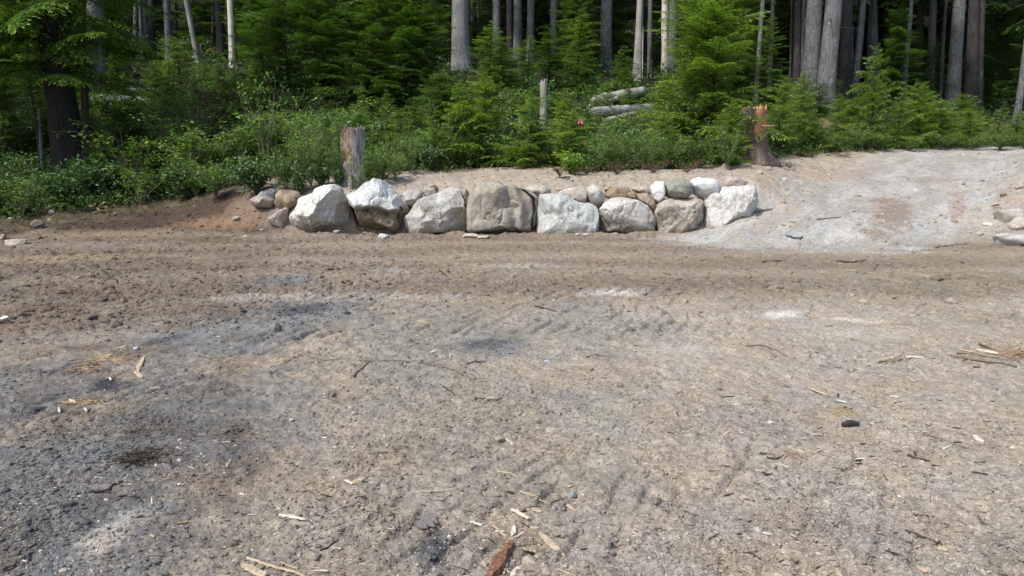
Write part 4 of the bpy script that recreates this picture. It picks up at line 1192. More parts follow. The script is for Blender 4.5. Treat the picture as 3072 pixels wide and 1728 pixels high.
for k, Ht, R, st, per, low, shp in TALLS:
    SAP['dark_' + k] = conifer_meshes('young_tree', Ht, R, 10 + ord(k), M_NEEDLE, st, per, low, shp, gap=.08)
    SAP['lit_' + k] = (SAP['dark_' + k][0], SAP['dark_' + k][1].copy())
    SAP['lit_' + k][1].materials[0] = M_NEEDLE_SUNLIT
for k, sd in (('h', 91), ('i', 97)):
    SAP['bare_' + k] = conifer_meshes('bare_stemmed_sapling', 4.0, .8, sd, M_NEEDLE_MID, .17, 4, .5, .7, gap=.1)
SAP_H = {'h': 4.0, 'i': 4.0, 'a': 3.0, 'b': 3.0, 'c': 3.0, 'd': 3.0, 'e': 7.0, 'f': 7.0, 'g': 7.0}
SAP_R = {'h': .75, 'i': .75, 'a': 1.05, 'b': 1.15, 'c': .8, 'd': 1.3, 'e': 1.7, 'f': 1.4, 'g': 1.95}
HIGH = [conifer_meshes('high_crown', 15, 3.3, 501 + i, M_NEEDLE, .75, 6, .02, .75, big=True, jitter=.35) [1] for i in range(3)]

def sapling(u, vtop, vbase, halfw, kind, label, group=None, name='hemlock_sapling', Y=None, cat='young tree', rz=None):
    p = hit(u, vbase) if Y is None else Vector((at(u, vbase, Y).x, Y, float(H(at(u, vbase, Y).x, Y))))
    p.z = gz(p.x, p.y)
    top = at(u, vtop, p.y)
    h = max(top.z - p.z, .3)
    k = kind.split('_')[1]
    s = (p.y * cP) / FPX
    rad = halfw * s * 1.1
    rs = random.Random(int(u * 7 + vbase))
    t = empty(name, p, label, cat, group, rs.uniform(0, 6.28) if rz is None else rz)
    sx = rad / SAP_R[k]; sz = h / SAP_H[k]
    t.scale = (sx, sx, sz)
    t.rotation_euler[0] = rs.uniform(-.07, .07); t.rotation_euler[1] = rs.uniform(-.07, .07)
    tr, cr = SAP[kind]
    link('trunk', tr, t); link('crown', cr, t)
    return t

# young hemlocks one can pick out, (u, top v, base v, half width px, mesh)
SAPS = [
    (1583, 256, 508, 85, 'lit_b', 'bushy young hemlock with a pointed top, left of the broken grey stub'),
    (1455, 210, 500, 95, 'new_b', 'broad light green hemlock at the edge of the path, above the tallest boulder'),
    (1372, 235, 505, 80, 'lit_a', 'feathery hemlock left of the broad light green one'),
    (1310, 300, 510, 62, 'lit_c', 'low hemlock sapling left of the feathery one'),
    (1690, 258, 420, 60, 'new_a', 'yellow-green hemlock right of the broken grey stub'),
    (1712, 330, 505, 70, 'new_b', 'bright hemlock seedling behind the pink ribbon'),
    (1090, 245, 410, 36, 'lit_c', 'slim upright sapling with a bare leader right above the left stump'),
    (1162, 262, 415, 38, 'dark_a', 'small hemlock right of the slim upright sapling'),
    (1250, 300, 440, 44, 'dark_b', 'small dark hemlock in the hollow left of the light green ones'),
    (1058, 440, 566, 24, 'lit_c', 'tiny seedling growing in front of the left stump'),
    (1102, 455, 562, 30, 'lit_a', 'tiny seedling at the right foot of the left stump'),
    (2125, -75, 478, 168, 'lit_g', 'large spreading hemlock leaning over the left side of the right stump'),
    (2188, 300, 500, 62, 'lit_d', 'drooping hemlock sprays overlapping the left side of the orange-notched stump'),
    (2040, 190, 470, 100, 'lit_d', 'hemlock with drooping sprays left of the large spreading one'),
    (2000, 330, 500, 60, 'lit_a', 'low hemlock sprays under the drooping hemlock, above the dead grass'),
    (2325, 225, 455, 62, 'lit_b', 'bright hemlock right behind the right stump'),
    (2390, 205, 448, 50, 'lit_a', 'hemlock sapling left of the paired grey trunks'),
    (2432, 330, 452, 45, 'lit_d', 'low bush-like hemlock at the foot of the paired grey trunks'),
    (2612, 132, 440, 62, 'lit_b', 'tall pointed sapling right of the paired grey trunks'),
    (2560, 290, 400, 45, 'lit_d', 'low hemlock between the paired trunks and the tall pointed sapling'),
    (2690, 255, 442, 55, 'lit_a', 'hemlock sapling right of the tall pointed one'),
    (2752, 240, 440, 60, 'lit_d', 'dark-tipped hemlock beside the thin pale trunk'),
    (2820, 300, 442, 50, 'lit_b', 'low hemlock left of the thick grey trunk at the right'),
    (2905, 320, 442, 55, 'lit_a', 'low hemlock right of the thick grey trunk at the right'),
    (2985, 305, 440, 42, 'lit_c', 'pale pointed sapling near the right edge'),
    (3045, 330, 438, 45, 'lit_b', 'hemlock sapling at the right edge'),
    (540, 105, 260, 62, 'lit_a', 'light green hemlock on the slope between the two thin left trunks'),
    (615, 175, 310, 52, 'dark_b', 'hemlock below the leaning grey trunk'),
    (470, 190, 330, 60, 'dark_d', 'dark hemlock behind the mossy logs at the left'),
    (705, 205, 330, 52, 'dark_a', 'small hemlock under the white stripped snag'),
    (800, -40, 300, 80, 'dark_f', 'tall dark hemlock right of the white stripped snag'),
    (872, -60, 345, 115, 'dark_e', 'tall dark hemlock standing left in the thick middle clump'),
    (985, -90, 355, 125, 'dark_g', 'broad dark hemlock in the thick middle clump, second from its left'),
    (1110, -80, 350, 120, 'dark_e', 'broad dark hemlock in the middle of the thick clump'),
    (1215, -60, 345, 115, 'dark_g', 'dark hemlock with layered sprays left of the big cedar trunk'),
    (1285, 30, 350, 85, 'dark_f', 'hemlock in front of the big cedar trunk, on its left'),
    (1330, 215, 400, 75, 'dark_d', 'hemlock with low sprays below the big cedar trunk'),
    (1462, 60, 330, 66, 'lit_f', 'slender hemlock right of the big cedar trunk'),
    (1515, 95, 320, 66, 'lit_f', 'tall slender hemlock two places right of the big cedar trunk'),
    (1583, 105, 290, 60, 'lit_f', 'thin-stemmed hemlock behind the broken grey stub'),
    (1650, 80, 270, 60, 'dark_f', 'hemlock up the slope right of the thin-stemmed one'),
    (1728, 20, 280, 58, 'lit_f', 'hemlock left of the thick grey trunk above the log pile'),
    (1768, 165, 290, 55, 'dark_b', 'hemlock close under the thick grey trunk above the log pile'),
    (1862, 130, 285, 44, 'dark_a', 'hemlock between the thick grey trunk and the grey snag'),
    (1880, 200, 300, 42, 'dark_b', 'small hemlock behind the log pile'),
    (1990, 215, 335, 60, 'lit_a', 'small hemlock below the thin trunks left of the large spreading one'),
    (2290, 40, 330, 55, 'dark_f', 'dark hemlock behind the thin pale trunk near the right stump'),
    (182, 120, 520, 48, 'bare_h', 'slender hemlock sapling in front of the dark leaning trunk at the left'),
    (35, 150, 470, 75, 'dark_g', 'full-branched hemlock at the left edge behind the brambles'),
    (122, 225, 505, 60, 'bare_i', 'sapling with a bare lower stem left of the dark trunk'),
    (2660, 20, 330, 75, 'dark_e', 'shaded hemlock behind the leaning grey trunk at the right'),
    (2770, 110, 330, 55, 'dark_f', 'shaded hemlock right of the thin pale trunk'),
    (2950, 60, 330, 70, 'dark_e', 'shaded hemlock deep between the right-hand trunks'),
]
for s in SAPS:
    sapling(*s, group='young hemlocks at the edge of the wood')

# ------------------------------------------------------------------ tall trees
def trunk_geo(base, top_dir, Ht, r0, seed, seg=22, flare=1.35, taper=.45, broken=False, rings=46, ridges=.05):
    rs = np.random.RandomState(seed)
    t = np.linspace(0, 1, rings) ** 1.3
    z = -0.4 + t * (Ht + .4)
    th = np.linspace(0, 2 * math.pi, seg, endpoint=False)
    r = r0 * (1 - (1 - taper) * t) * (1 + (flare - 1) * np.exp(-np.maximum(z, 0) / (.45 + r0)))
    TH, Z = np.meshgrid(th, z)
    lob = 1 + .12 * np.cos(TH * rs.randint(3, 6) + rs.uniform(0, 6)) * np.exp(-np.maximum(Z, 0) / .6)
    P3 = np.stack([np.cos(TH) * 3, np.sin(TH) * 3, Z * .5], -1).reshape(-1, 3)
    n = fbm3(P3 + seed, .8, 4, seed, .6).reshape(TH.shape)
    R = r[:, None] * lob * (1 + n * ridges * 2)
    sway = np.stack([fbm(z, z * 0 + seed, 6, 2, seed), fbm(z, z * 0 + seed + 9, 6, 2, seed + 1)], 1) * .04 * np.minimum(1, z[:, None] * .2)
    X = np.cos(TH) * R + top_dir[0] * Z + sway[:, :1]; Y = np.sin(TH) * R + top_dir[1] * Z + sway[:, 1:]
    Zv = Z.copy()
    if broken:
        Zv[-1] += rs.uniform(-.9, .1, seg) * r0 * 2.2; Zv[-2] += rs.uniform(-.3, .1, seg) * r0
    V = np.stack([X, Y, Zv], -1).reshape(-1, 3)
    i = np.arange(rings - 1)[:, None] * seg; j = np.arange(seg)[None]; j2 = (j + 1) % seg
    F = np.stack([i + j, i + j2, i + seg + j2, i + seg + j], -1).reshape(-1, 4)
    V = np.vstack([V, [top_dir[0] * Ht, top_dir[1] * Ht, Ht - (.35 if broken else 0)]])
    o = (rings - 1) * seg; jj = np.arange(seg)
    T3 = np.stack([o + jj, o + (jj + 1) % seg, np.full(seg, len(V) - 1)], 1)
    return V, [F, T3]

TALL = [  # u at top of picture, u base, v base, width px, bark, label
    (420, 425, 175, 9, M_BARK_GREY, 'thin pale trunk behind the left hemlock boughs'),
    (500, 507, 152, 20, M_BARK_GREY, 'straight grey trunk on the left slope'),
    (655, 664, 125, 24, M_BARK_DARK, 'dark brown trunk just left of the white stripped snag'),
    (712, 716, 95, 22, M_BARK_DARK, 'dark trunk just right of the white stripped snag'),
    (862, 866, 98, 28, M_BARK_GREY, 'grey trunk rising from the left of the thick hemlock clump'),
    (955, 958, 75, 32, M_BARK_GREY, 'pale grey trunk half hidden behind the thick hemlock clump'),
    (284, 288, 228, 46, M_BARK_CEDAR, 'wide grey cedar trunk behind the left hemlock boughs'),
    (1381, 1382, 212, 50, M_BARK_CEDAR, 'big furrowed cedar trunk in the middle of the wood'),
    (1489, 1490, 100, 24, M_BARK_GREY, 'pale trunk right of the big cedar'),
    (1528, 1529, 75, 20, M_BARK_DARK, 'brownish trunk, left of a close pair beyond the big cedar'),
    (1553, 1553, 88, 25, M_BARK_GREY, 'grey trunk, right of a close pair beyond the big cedar'),
    (1592, 1592, 108, 22, M_BARK_GREY, 'grey trunk behind the thin-stemmed hemlock'),
    (1662, 1661, 88, 22, M_BARK_GREY, 'grey trunk halfway between the cedar and the thick trunk above the logs'),
    (1820, 1817, 160, 36, M_BARK_GREY, 'thick lichen-speckled trunk above the log pile'),
    (1951, 1949, 216, 14, M_BARK_GREY, 'thin straight trunk right of the grey snag'),
    (2021, 2019, 140, 27, M_BARK_GREY, 'grey trunk beside the pale rotten snag'),
    (2290, 2266, 330, 14, M_BARK_GREY, 'slim pale trunk leaning right behind the right stump'),
    (2318, 2314, 200, 13, M_BARK_DARK, 'thin dark trunk right of the slim pale one'),
    (2376, 2374, 215, 8, M_BARK_DARK, 'very thin dark trunk left of the paired grey trunks'),
    (2395, 2392, 235, 21, M_BARK_DARK, 'dark grey trunk close left of the paired trunks'),
    (2411, 2407, 238, 9, M_BARK_GREY, 'thin trunk squeezed beside the paired trunks'),
    (2445, 2426, 322, 48, M_BARK_GREY, 'left of the two thick paired grey trunks'),
    (2502, 2470, 352, 52, M_BARK_GREY, 'right of the two thick paired grey trunks, with roots showing'),
    (2542, 2532, 262, 34, M_BARK_DARK, 'darker thick trunk just behind the paired trunks'),
    (2588, 2565, 262, 20, M_BARK_GREY, 'grey trunk leaning right beside the paired trunks'),
    (2614, 2608, 215, 12, M_BARK_DARK, 'dim trunk behind the tall pointed sapling'),
    (2736, 2712, 288, 13, M_BARK_GREY, 'slim pale trunk alone in the dark right-hand wood'),
    (2836, 2822, 312, 9, M_BARK_DARK, 'thin dark trunk left of the thick grey one at the right'),
    (2876, 2853, 338, 38, M_BARK_GREY, 'thick lichen-speckled trunk near the right edge'),
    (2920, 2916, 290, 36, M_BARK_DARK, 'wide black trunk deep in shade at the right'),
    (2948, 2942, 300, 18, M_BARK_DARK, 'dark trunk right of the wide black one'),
    (3096, 3045, 395, 19, M_BARK_GREY, 'leaning grey trunk at the right edge'),
]
SHOWN = []
def tall_tree(ut, ub, vb, w, mat, label, group=None, crown=True, Ht=None, start=None, name='conifer', seed=None, Y=None):
    if Y is None:
        p = hit(ub, vb)
        if p.y > 36: Y = 35 + (p.y - 36) * .12      # its foot is hidden by growth, so it stands nearer than its lowest visible point
        SHOWN.append((ub, w, vb, Y or p.y))
    if Y is not None: p = Vector((at(ub, vb, Y).x, Y, float(H(at(ub, vb, Y).x, Y))))
    tp = at(ut, 0, p.y)
    seed = seed if seed is not None else int(ub)
    rs = random.Random(seed)
    dz = max(tp.z - p.z, 1.0)
    lx = (tp.x - p.x) / dz
    lx = max(-.2, min(.2, lx)); ly = rs.uniform(-.015, .015)
    Ht = Ht or rs.uniform(22, 28)
    r0 = w * (p.y * cP) / FPX / 2
    V, F = trunk_geo(p, (lx, ly), Ht, r0, seed, taper=.35)
    t = empty(name, p, label, 'tree', group)
    link('trunk', mesh('trunk', V, F, mat, smooth=True), t)
    if start is None:
        rl = np.random.RandomState(seed)
        for q in range(rl.randint(7, 15)):
            hh = rl.uniform(1.5, dz + 3); a = rl.uniform(0, 6.28); l = rl.uniform(.3, 1.3)
            b = np.array([lx * hh, ly * hh, hh]); d = np.array([math.cos(a), math.sin(a), rl.uniform(-.35, .25)])
            tt = np.linspace(0, 1, 5)[:, None]
            lv, lf = tube(b + d * (r0 * .5 + l * tt) + np.array([0, 0, -.25]) * l * tt * tt, np.linspace(.02, .005, 5), 4)
            link('dead_limb', mesh('dead_limb', lv, lf, M_BARK_DARK), t)
    if crown:
        cz = start or max(dz + 3, Ht * .45)
        c = link('crown', HIGH[seed % 3], t)
        c.location = (lx * cz, ly * cz, cz)
        s = (Ht - cz + 1.0) / 15
        c.scale = (rs.uniform(.75, 1.0), rs.uniform(.75, 1.0), s)
        c.rotation_euler = (0, lx * .8, rs.uniform(0, 6.28))
    return t
for a in TALL:
    tall_tree(*a, group='tall conifers on the slope')

def bare(name, ut, vt, ub, vb, w, mat, label, cat, broken=True, taper=.8, flare=1.1, seed=0, Y=None, group=None, ridges=.05):
    if Y is None:
        p = hit(ub, vb)
        if p.y > 36: Y = 35 + (p.y - 36) * .12      # its foot is hidden by growth, so it stands nearer than its lowest visible point
        SHOWN.append((ub, w, vb, Y or p.y))
    if Y is not None: p = Vector((at(ub, vb, Y).x, Y, float(H(at(ub, vb, Y).x, Y))))
    tp = at(ut, vt, p.y); dz = tp.z - p.z
    V, F = trunk_geo(p, ((tp.x - p.x) / dz, 0), dz, w * p.y * cP / FPX / 2, seed, 24, flare, taper, broken, 40, ridges)
    o = link(name, mesh(name, V, F, mat, smooth=True)); o.location = p
    return tag(o, label, cat, group)
bare('snag', 686, -60, 698, 206, 17, M_PALE, 'white barkless snag standing on the left slope', 'dead tree', taper=.9, seed=3, ridges=.09)
bare('snag', 546, -60, 594, 178, 15, M_SNAG, 'grey dead trunk leaning left on the slope', 'dead tree', taper=.9, seed=4)
bare('snag', 602, 128, 600, 172, 9, M_SNAG, 'short broken stub at the foot of the leaning dead trunk', 'dead tree', taper=.7, seed=14)
bare('snag', 1924, -60, 1911, 245, 27, M_SNAG, 'tall grey snag flaring at its foot above the log pile', 'dead tree', taper=.6, seed=5, ridges=.1)
bare('snag', 1929, 80, 1926, 240, 7, M_PALE, 'split splinter standing against the right side of the grey snag', 'dead tree', taper=.3, seed=15)
bare('snag', 1996, -60, 1997, 132, 20, M_PALE, 'pale rotten snag left of a grey trunk', 'dead tree', taper=.9, seed=6, ridges=.13)
bare('broken_stub', 1630, 236, 1631, 304, 23, M_SNAG, 'broken grey stub poking out of the young hemlocks', 'stump', taper=.92, seed=7, ridges=.08, Y=24.5)

# near left: big dark trunk with hanging boughs
p = hit(215, 525); p.z = gz(p.x, p.y)
t = empty('hemlock_tree', p, 'large dark hemlock with hanging boughs at the left, nearest of the forest trees', 'tree')
V, F = trunk_geo(p, (-.02, 0), 15, .42, 8, 28, 1.25, .3, False, 60, .08)
link('trunk', mesh('trunk', V, F, M_BARK_SHADED, smooth=True), t)
BOUGH[3.0] = [bough(3.0, _rs, twig=.075, kl=.10, kw=.032) for _ in range(3)]
_, cm = conifer_meshes('near_crown', 12, 3.3, 77, M_NEEDLE_MID, .26, 6, .02, .40, jitter=.3, up=-.10, gap=.05)
c = link('crown', cm, t); c.location = (0, 0, 2.45)
# stub of a hung slab on its right side
bare('dead_trunk', 252, 250, 258, 540, 22, M_BARK_SHADED, 'narrow dark dead trunk touching the right side of the large dark hemlock', 'dead tree', taper=.9, seed=9)
bare('dead_trunk', 118, 330, 130, 520, 11, M_BARK_GREY, 'slim bare stem left of the large dark hemlock', 'dead tree', taper=.8, seed=10, broken=False)

# the unnumbered trees deep in the wood and above the left bank
rs = random.Random(31)
def deep(n, y0, y1, umin, umax, label, group, wr=(14, 34), seed=0, mats=(M_BARK_DARK, M_BARK_GREY)):
    rr = random.Random(seed)
    for i in range(n):
        y = rr.uniform(y0, y1); u = rr.uniform(umin, umax)
        x = (u - 1536) / FPX * y * cP
        z = float(H(x, y)); uu, vv = project(x, y, z)
        w = rr.uniform(.22, .6) * FPX / (y * cP)
        MANY.append((u, y, group, 'deep'))
        MANY[-1] += (tall_tree(u + rr.uniform(-6, 8), u, vv, w, mats[0] if rr.random() < .6 else mats[1], label, group, name='conifer', seed=1000 + seed * 50 + i, Y=y, Ht=rr.uniform(19, 26), start=rr.uniform(5, 8)),)
deep(30, 38, 62, -200, 1500, 'slim conifer trunk among many deep in the wood, left half', 'conifers deep in the left wood', seed=1)
deep(60, 36, 66, 1900, 3300, 'dark conifer trunk among many deep in the shaded wood, right half', 'conifers deep in the right wood', seed=2)
def filler(n, y0, y1, umin, umax, kinds, label, group, hr, seed):
    rr = random.Random(seed)
    for i in range(n):
        y = rr.uniform(y0, y1); u = rr.uniform(umin, umax)
        x = (u - 1536) / FPX * y * cP
        if float(wood_edge(np.array([x]), np.array([y]))[0]) < 1.5: continue
        if y < 39 and hr[1] > 3 and (430 < u < 745 or 1345 < u < 1420): continue
        h = rr.uniform(*hr)
        if hr[1] > 2.5:
            vt = project(x, y, float(H(x, y)) + h)[1]
            if any(y < q[3] + 1.5 and vt < q[2] - 30 and abs(u - q[0]) < q[1] * .5 + .95 * h / 7 * FPX / y for q in SHOWN): continue
        k = rr.choice(kinds); kk = k.split('_')[1]
        z = gz(x, y)
        t = empty('hemlock_sapling', (x, y, z - .05), label, 'young tree', group, rr.uniform(0, 6.28))
        s = h / SAP_H[kk]; w = s * rr.uniform(.85, 1.2)
        t.scale = (w, w, s); t.rotation_euler[0] = rr.uniform(-.09, .09); t.rotation_euler[1] = rr.uniform(-.09, .09)
        link('trunk', SAP[k][0], t); link('crown', SAP[k][1], t)
        MANY.append((u, y, group, '', t))
filler(150, 27, 42, -100, 2250, ['dark_e', 'dark_f', 'dark_g', 'lit_f'], 'young hemlock in the dense thicket filling the slope behind', 'hemlocks of the thicket on the slope', (4.5, 8.5), 5)
filler(34, 42, 64, -200, 3300, ['dark_e', 'dark_g'], 'dim hemlock far back under the tall trees', 'hemlocks far back in the wood', (6, 11), 6)
filler(110, 18.5, 32, 150, 2000, ['dark_a', 'dark_b', 'dark_d', 'lit_a'], 'low hemlock seedling in the undergrowth of the slope', 'hemlock seedlings in the undergrowth', (.5, 1.7), 7)
filler(34, 27, 33, 2250, 3250, ['lit_a', 'lit_b', 'lit_d', 'dark_d'], 'low hemlock in the green fringe beyond the ramp', 'low hemlocks beyond the ramp', (.8, 1.9), 8)
filler(7, 33, 44, 2400, 3250, ['dark_e', 'dark_f'], 'shaded understorey hemlock in the dark right-hand wood', 'understorey hemlocks in the right-hand wood', (3.5, 6.5), 9)
rr = random.Random(77)
for i in range(46):
    y = rr.uniform(62, 84); u = -350 + i * 84 + rr.uniform(-40, 40)
    x = (u - 1536) / FPX * y * cP; z = float(H(x, y))
    uu, vv = project(x, y, z)
    o = tall_tree(u, u, vv, rr.uniform(.3, .6) * FPX / (y * cP), M_BARK_DARK, 'conifer branched to the ground, closing the wood at the back', 'conifers closing the wood at the back', seed=3000 + i, Y=y, Ht=rr.uniform(18, 24), start=.8)
    MANY.append((u, y, 'conifers closing the wood at the back', '', o))
# tall trees beyond the left edge of the picture, whose shade falls on the left bank
for i, (x, y, wh) in enumerate([(-24, 22, 'nearest'), (-27, 18.5, 'middle'), (-30, 24, 'farthest')]):
    u, v = project(x, y, float(H(x, y)))
    tall_tree(u, u, v, .6 * FPX / (y * cP), M_BARK_DARK, wh + ' of three tall conifers beyond the left edge of the clearing', 'conifers left of the clearing', seed=2000 + i, Y=y, Ht=20, start=3.0)

# ------------------------------------------------------------------ stumps
def stump(u, vt, vb, w, label, bark, cutside, seed, flare=1.35, height_add=0):
    p = hit(u, vb); p.z = gz(p.x, p.y)
    tp = at(u, vt, p.y); hgt = tp.z - p.z
    r0 = w * p.y * cP / FPX / 2
    t = empty('tree_stump', p, label, 'stump')
    rs = np.random.RandomState(seed)
    seg, rings = 64, 44
    z = np.linspace(-.3, hgt, rings); th = np.linspace(0, 2 * math.pi, seg, endpoint=False)
    TH, Z = np.meshgrid(th, z); TW = (TH + math.pi) % (2 * math.pi) - math.pi
    R = r0 * (1 + (flare - 1) * np.exp(-np.maximum(Z, 0) / .38)) * (1 + .09 * np.cos(TH * 5 + 1) * np.exp(-np.maximum(Z, 0) / .5))
    P3 = np.stack([np.cos(TH) * 2.2, np.sin(TH) * 2.2, Z * 1.1], -1).reshape(-1, 3)
    R = R * (1 + fbm3(P3 + seed, .35, 4, seed, .6).reshape(R.shape) * .13)
    # torn away bark: a window facing the camera where fresh wood shows
    a0, a1, z0, z1 = cutside
    jag = fbm3(P3 * L(1.6, 1.6, .8) + 40, .35, 4, seed + 2, .65).reshape(R.shape)
    win = sst(a0 - .12, a0 + .04, TW + jag * .9) * sst(a1 + .12, a1 - .04, TW - jag * .9) * sst(z0 - .06, z0 + .04, Z / hgt + jag * .3) * (Z / hgt <= z1 + .01)
    R = R * (1 - .10 * win)
    Zv = Z + (Z > hgt * .94) * (fbm3(np.stack([np.cos(th) * 2, np.sin(th) * 2, th * 0], 1), .35, 4, seed, .7)[None] * .26)
    V = np.stack([np.cos(TH) * R, np.sin(TH) * R, Zv], -1).reshape(-1, 3)
    i = np.arange(rings - 1)[:, None] * seg; j = np.arange(seg)[None]; j2 = (j + 1) % seg
    F = np.stack([i + j, i + j2, i + seg + j2, i + seg + j], -1).reshape(-1, 4)
    wf = win.ravel()[F].mean(1) > .5
    link('bark', mesh('bark', V, F[~wf], bark, smooth=True), t)
    if wf.any(): link('exposed_wood', mesh('exposed_wood', V, F[wf], M_SCAR if bark is M_SNAGB else M_ORANGE, smooth=True), t)
    # cut face
    o = (rings - 1) * seg
    rim = V[o:o + seg]
    ringV = [rim * np.array([k, k, 1]) * 1.0 for k in (1, .8, .55, .3, .1)]
    for k in range(1, 5): ringV[k][:, 2] = hgt - .012 + rs.normal(size=seg) * .008
    CV = np.vstack(ringV + [np.array([[0, 0, hgt - .012]])])
    ii = np.arange(4)[:, None] * seg
    CF = np.stack([ii + j, ii + seg + j, ii + seg + j2, ii + j2], -1).reshape(-1, 4)
    jj = np.arange(seg); CT = np.stack([4 * seg + jj, np.full(seg, 5 * seg), 4 * seg + (jj + 1) % seg], 1)
    CF = CF[:, ::-1]; CT = CT[:, ::-1]
    link('cut_face', mesh('cut_face', CV, [CF, CT], M_STUMPTOP if bark is M_SNAGB else M_ORANGE, smooth=False), t)
    return t, p, r0, hgt
M_SNAGB = bark_mat('peeling_grey_bark', (.10, .09, .09), (.42, .40, .40), (.34, .17, .09), .5, 3)
stump(1064, 384, 545, 70, 'weathered grey stump with an orange scar behind the peaked boulder', M_SNAGB, (-2.5, -1.7, .32, .98), 21, 1.45)
ts, ps, rs0, hs = stump(2250, 322, 494, 80, 'large dark stump with a fresh orange notch right of the spreading hemlock', M_REDBARK, (-1.72, .1, .52, 1.0), 22, 1.95)
# splinter sticking out of the notch
pts = np.array([(rs0 * .3, -rs0 * .8, hs * .66), (rs0 * .9, -rs0 * .95, hs * .665), (rs0 * 1.5, -rs0 * .9, hs * .66)])
V, F = tube(pts, [.035, .025, .008], 6); link('splinter', mesh('splinter', V, F, M_ORANGE, smooth=True), ts)

# ------------------------------------------------------------------ logs
def log(u1, v1, u2, v2, w, mat, label, Y1=None, Y2=None, seed=0, cat='log', rise=.0):
    a = hit(u1, v1 + w * .4) if Y1 is None else at(u1, v1, Y1)
    b = hit(u2, v2 + w * .4) if Y2 is None else at(u2, v2, Y2)
    if Y1 is None: a.z = gz(a.x, a.y) + .1
    if Y2 is None: b.z = gz(b.x, b.y) + .1
    r = w * a.y * cP / FPX / 2
    a = np.array(a); b = np.array(b); n = 26
    t = np.linspace(0, 1, n)[:, None]
    P = a + (b - a) * t
    rs = np.random.RandomState(seed)
    P[:, 2] += rise
    rr8 = 1 + .22 * fbm(t[:, 0] * 5, t[:, 0] * 0 + seed, 1, 3, seed + 40)
    P += np.stack([fbm(t[:, 0] * 3, t[:, 0] * 0, 1, 3, seed + k) for k in range(3)], 1) * .03
    seg = 14
    V, F = tube(P, r * rr8 * np.linspace(1, .8, n), seg, .13, seed)
    c = P.mean(0)
    o = link('log', mesh('log', V - c, F, mat, smooth=True)); o.location = c
    return tag(o, label, cat, 'fallen logs')
log(1776, 352, 1958, 328, 32, M_LOG, 'lower pale log of the pile on the slope', None, None, 1, rise=.22)
log(1786, 322, 1928, 290, 40, M_LOG, 'upper thicker log of the pile on the slope', None, None, 2, rise=.25)
log(1862, 287, 1886, 275, 20, M_LOG, 'short pale log end on top of the pile', None, None, 3, rise=.3)
log(1800, 342, 1850, 330, 18, M_SNAG, 'small split piece wedged between the two logs of the pile', None, None, 4, rise=.3)
log(1812, 372, 1900, 352, 17, M_SNAG, 'broken piece of wood lying below the lower pale log', None, None, 9, rise=.1)
log(1770, 335, 1830, 318, 20, M_LOG, 'short weathered chunk at the left end of the log pile', None, None, 10, rise=.15)
log(258, 314, 470, 316, 30, M_LOG, 'long grey log lying on the left slope', None, None, 5, rise=.2)
log(385, 302, 486, 296, 16, M_SNAG, 'thinner log lying on top of the long grey one', None, None, 6, rise=.3)
log(618, 291, 700, 287, 9, M_SNAG, 'thin log on the slope below the white snag', None, None, 7)
log(2716, 412, 2770, 398, 6, M_LOG, 'thin grey pole in the green fringe beyond the ramp', None, None, 8)

# ------------------------------------------------------------------ broadleaf shrubs, ferns, ribbons
def leaves_geo(P, Nn, size, rs, aspect=.55):
    """leaf kites at points P with rough normals"""
    n = len(P)
    d = rs.normal(size=(n, 3)); d[:, 2] = d[:, 2] * .45 - .1; d /= np.linalg.norm(d, axis=1)[:, None]
    up = rs.normal(size=(n, 3)) * .45 + np.array([0, -.12, 1]); s = np.cross(d, up); s /= np.maximum(np.linalg.norm(s, axis=1), 1e-6)[:, None]
    l = size * rs.uniform(.6, 1.3, n)[:, None]; w = l * aspect * .5
    cup = np.cross(s, d) * w * .25
    return np.stack([P, P + d * l * .45 + s * w + cup, P + d * l, P + d * l * .45 - s * w + cup], 1)

def shrub_meshes(name, R, Ht, nst, seed, leaf, mat, stem_mat, nleaf=14, dense=1.0):
    rs = np.random.RandomState(seed); tubes = []; LP = []
    for i in range(nst):
        a = rs.uniform(0, 6.28); rr = R * rs.uniform(.2, 1); hh = Ht * rs.uniform(.55, 1)
        t = np.linspace(0, 1, 8)[:, None]
        end = np.array([math.cos(a) * rr, math.sin(a) * rr, hh])
        q = end * t ** np.array([1.3, 1.3, .9]) + rs.normal(size=(8, 3)) * .02 * Ht * t
        tubes.append(tube(q, np.linspace(.008, .002, 8) * (Ht ** .5), 4, cap=False))
        for k in range(int(6 * dense)):
            j = rs.randint(2, 8); b = q[j]
            a2 = rs.uniform(0, 6.28); l2 = Ht * rs.uniform(.12, .3)
            e = b + np.array([math.cos(a2), math.sin(a2), rs.uniform(-.1, .7)]) * l2
            tt = np.linspace(0, 1, 4)[:, None]
            tubes.append(tube(b + (e - b) * tt, np.linspace(.003, .001, 4) * (Ht ** .5), 3, cap=False))
            LP.append(b + (e - b) * rs.uniform(.15, 1.05, (nleaf, 1)) + rs.normal(size=(nleaf, 3)) * leaf * .5)
    P = np.vstack(LP); Q = leaves_geo(P, None, leaf, rs)
    V = Q.reshape(-1, 3); F = np.arange(len(V)).reshape(-1, 4)
    val = np.repeat(np.clip(rs.uniform(.05, .8, len(P)) + P[:, 2] / Ht * .15, 0, 1), 4)
    fo = mesh(name + '_foliage', V, F, mat, vals=val)
    tv, tf, _, _ = join(tubes)
    st = mesh(name + '_stems', tv, tf, stem_mat)
    return st, fo
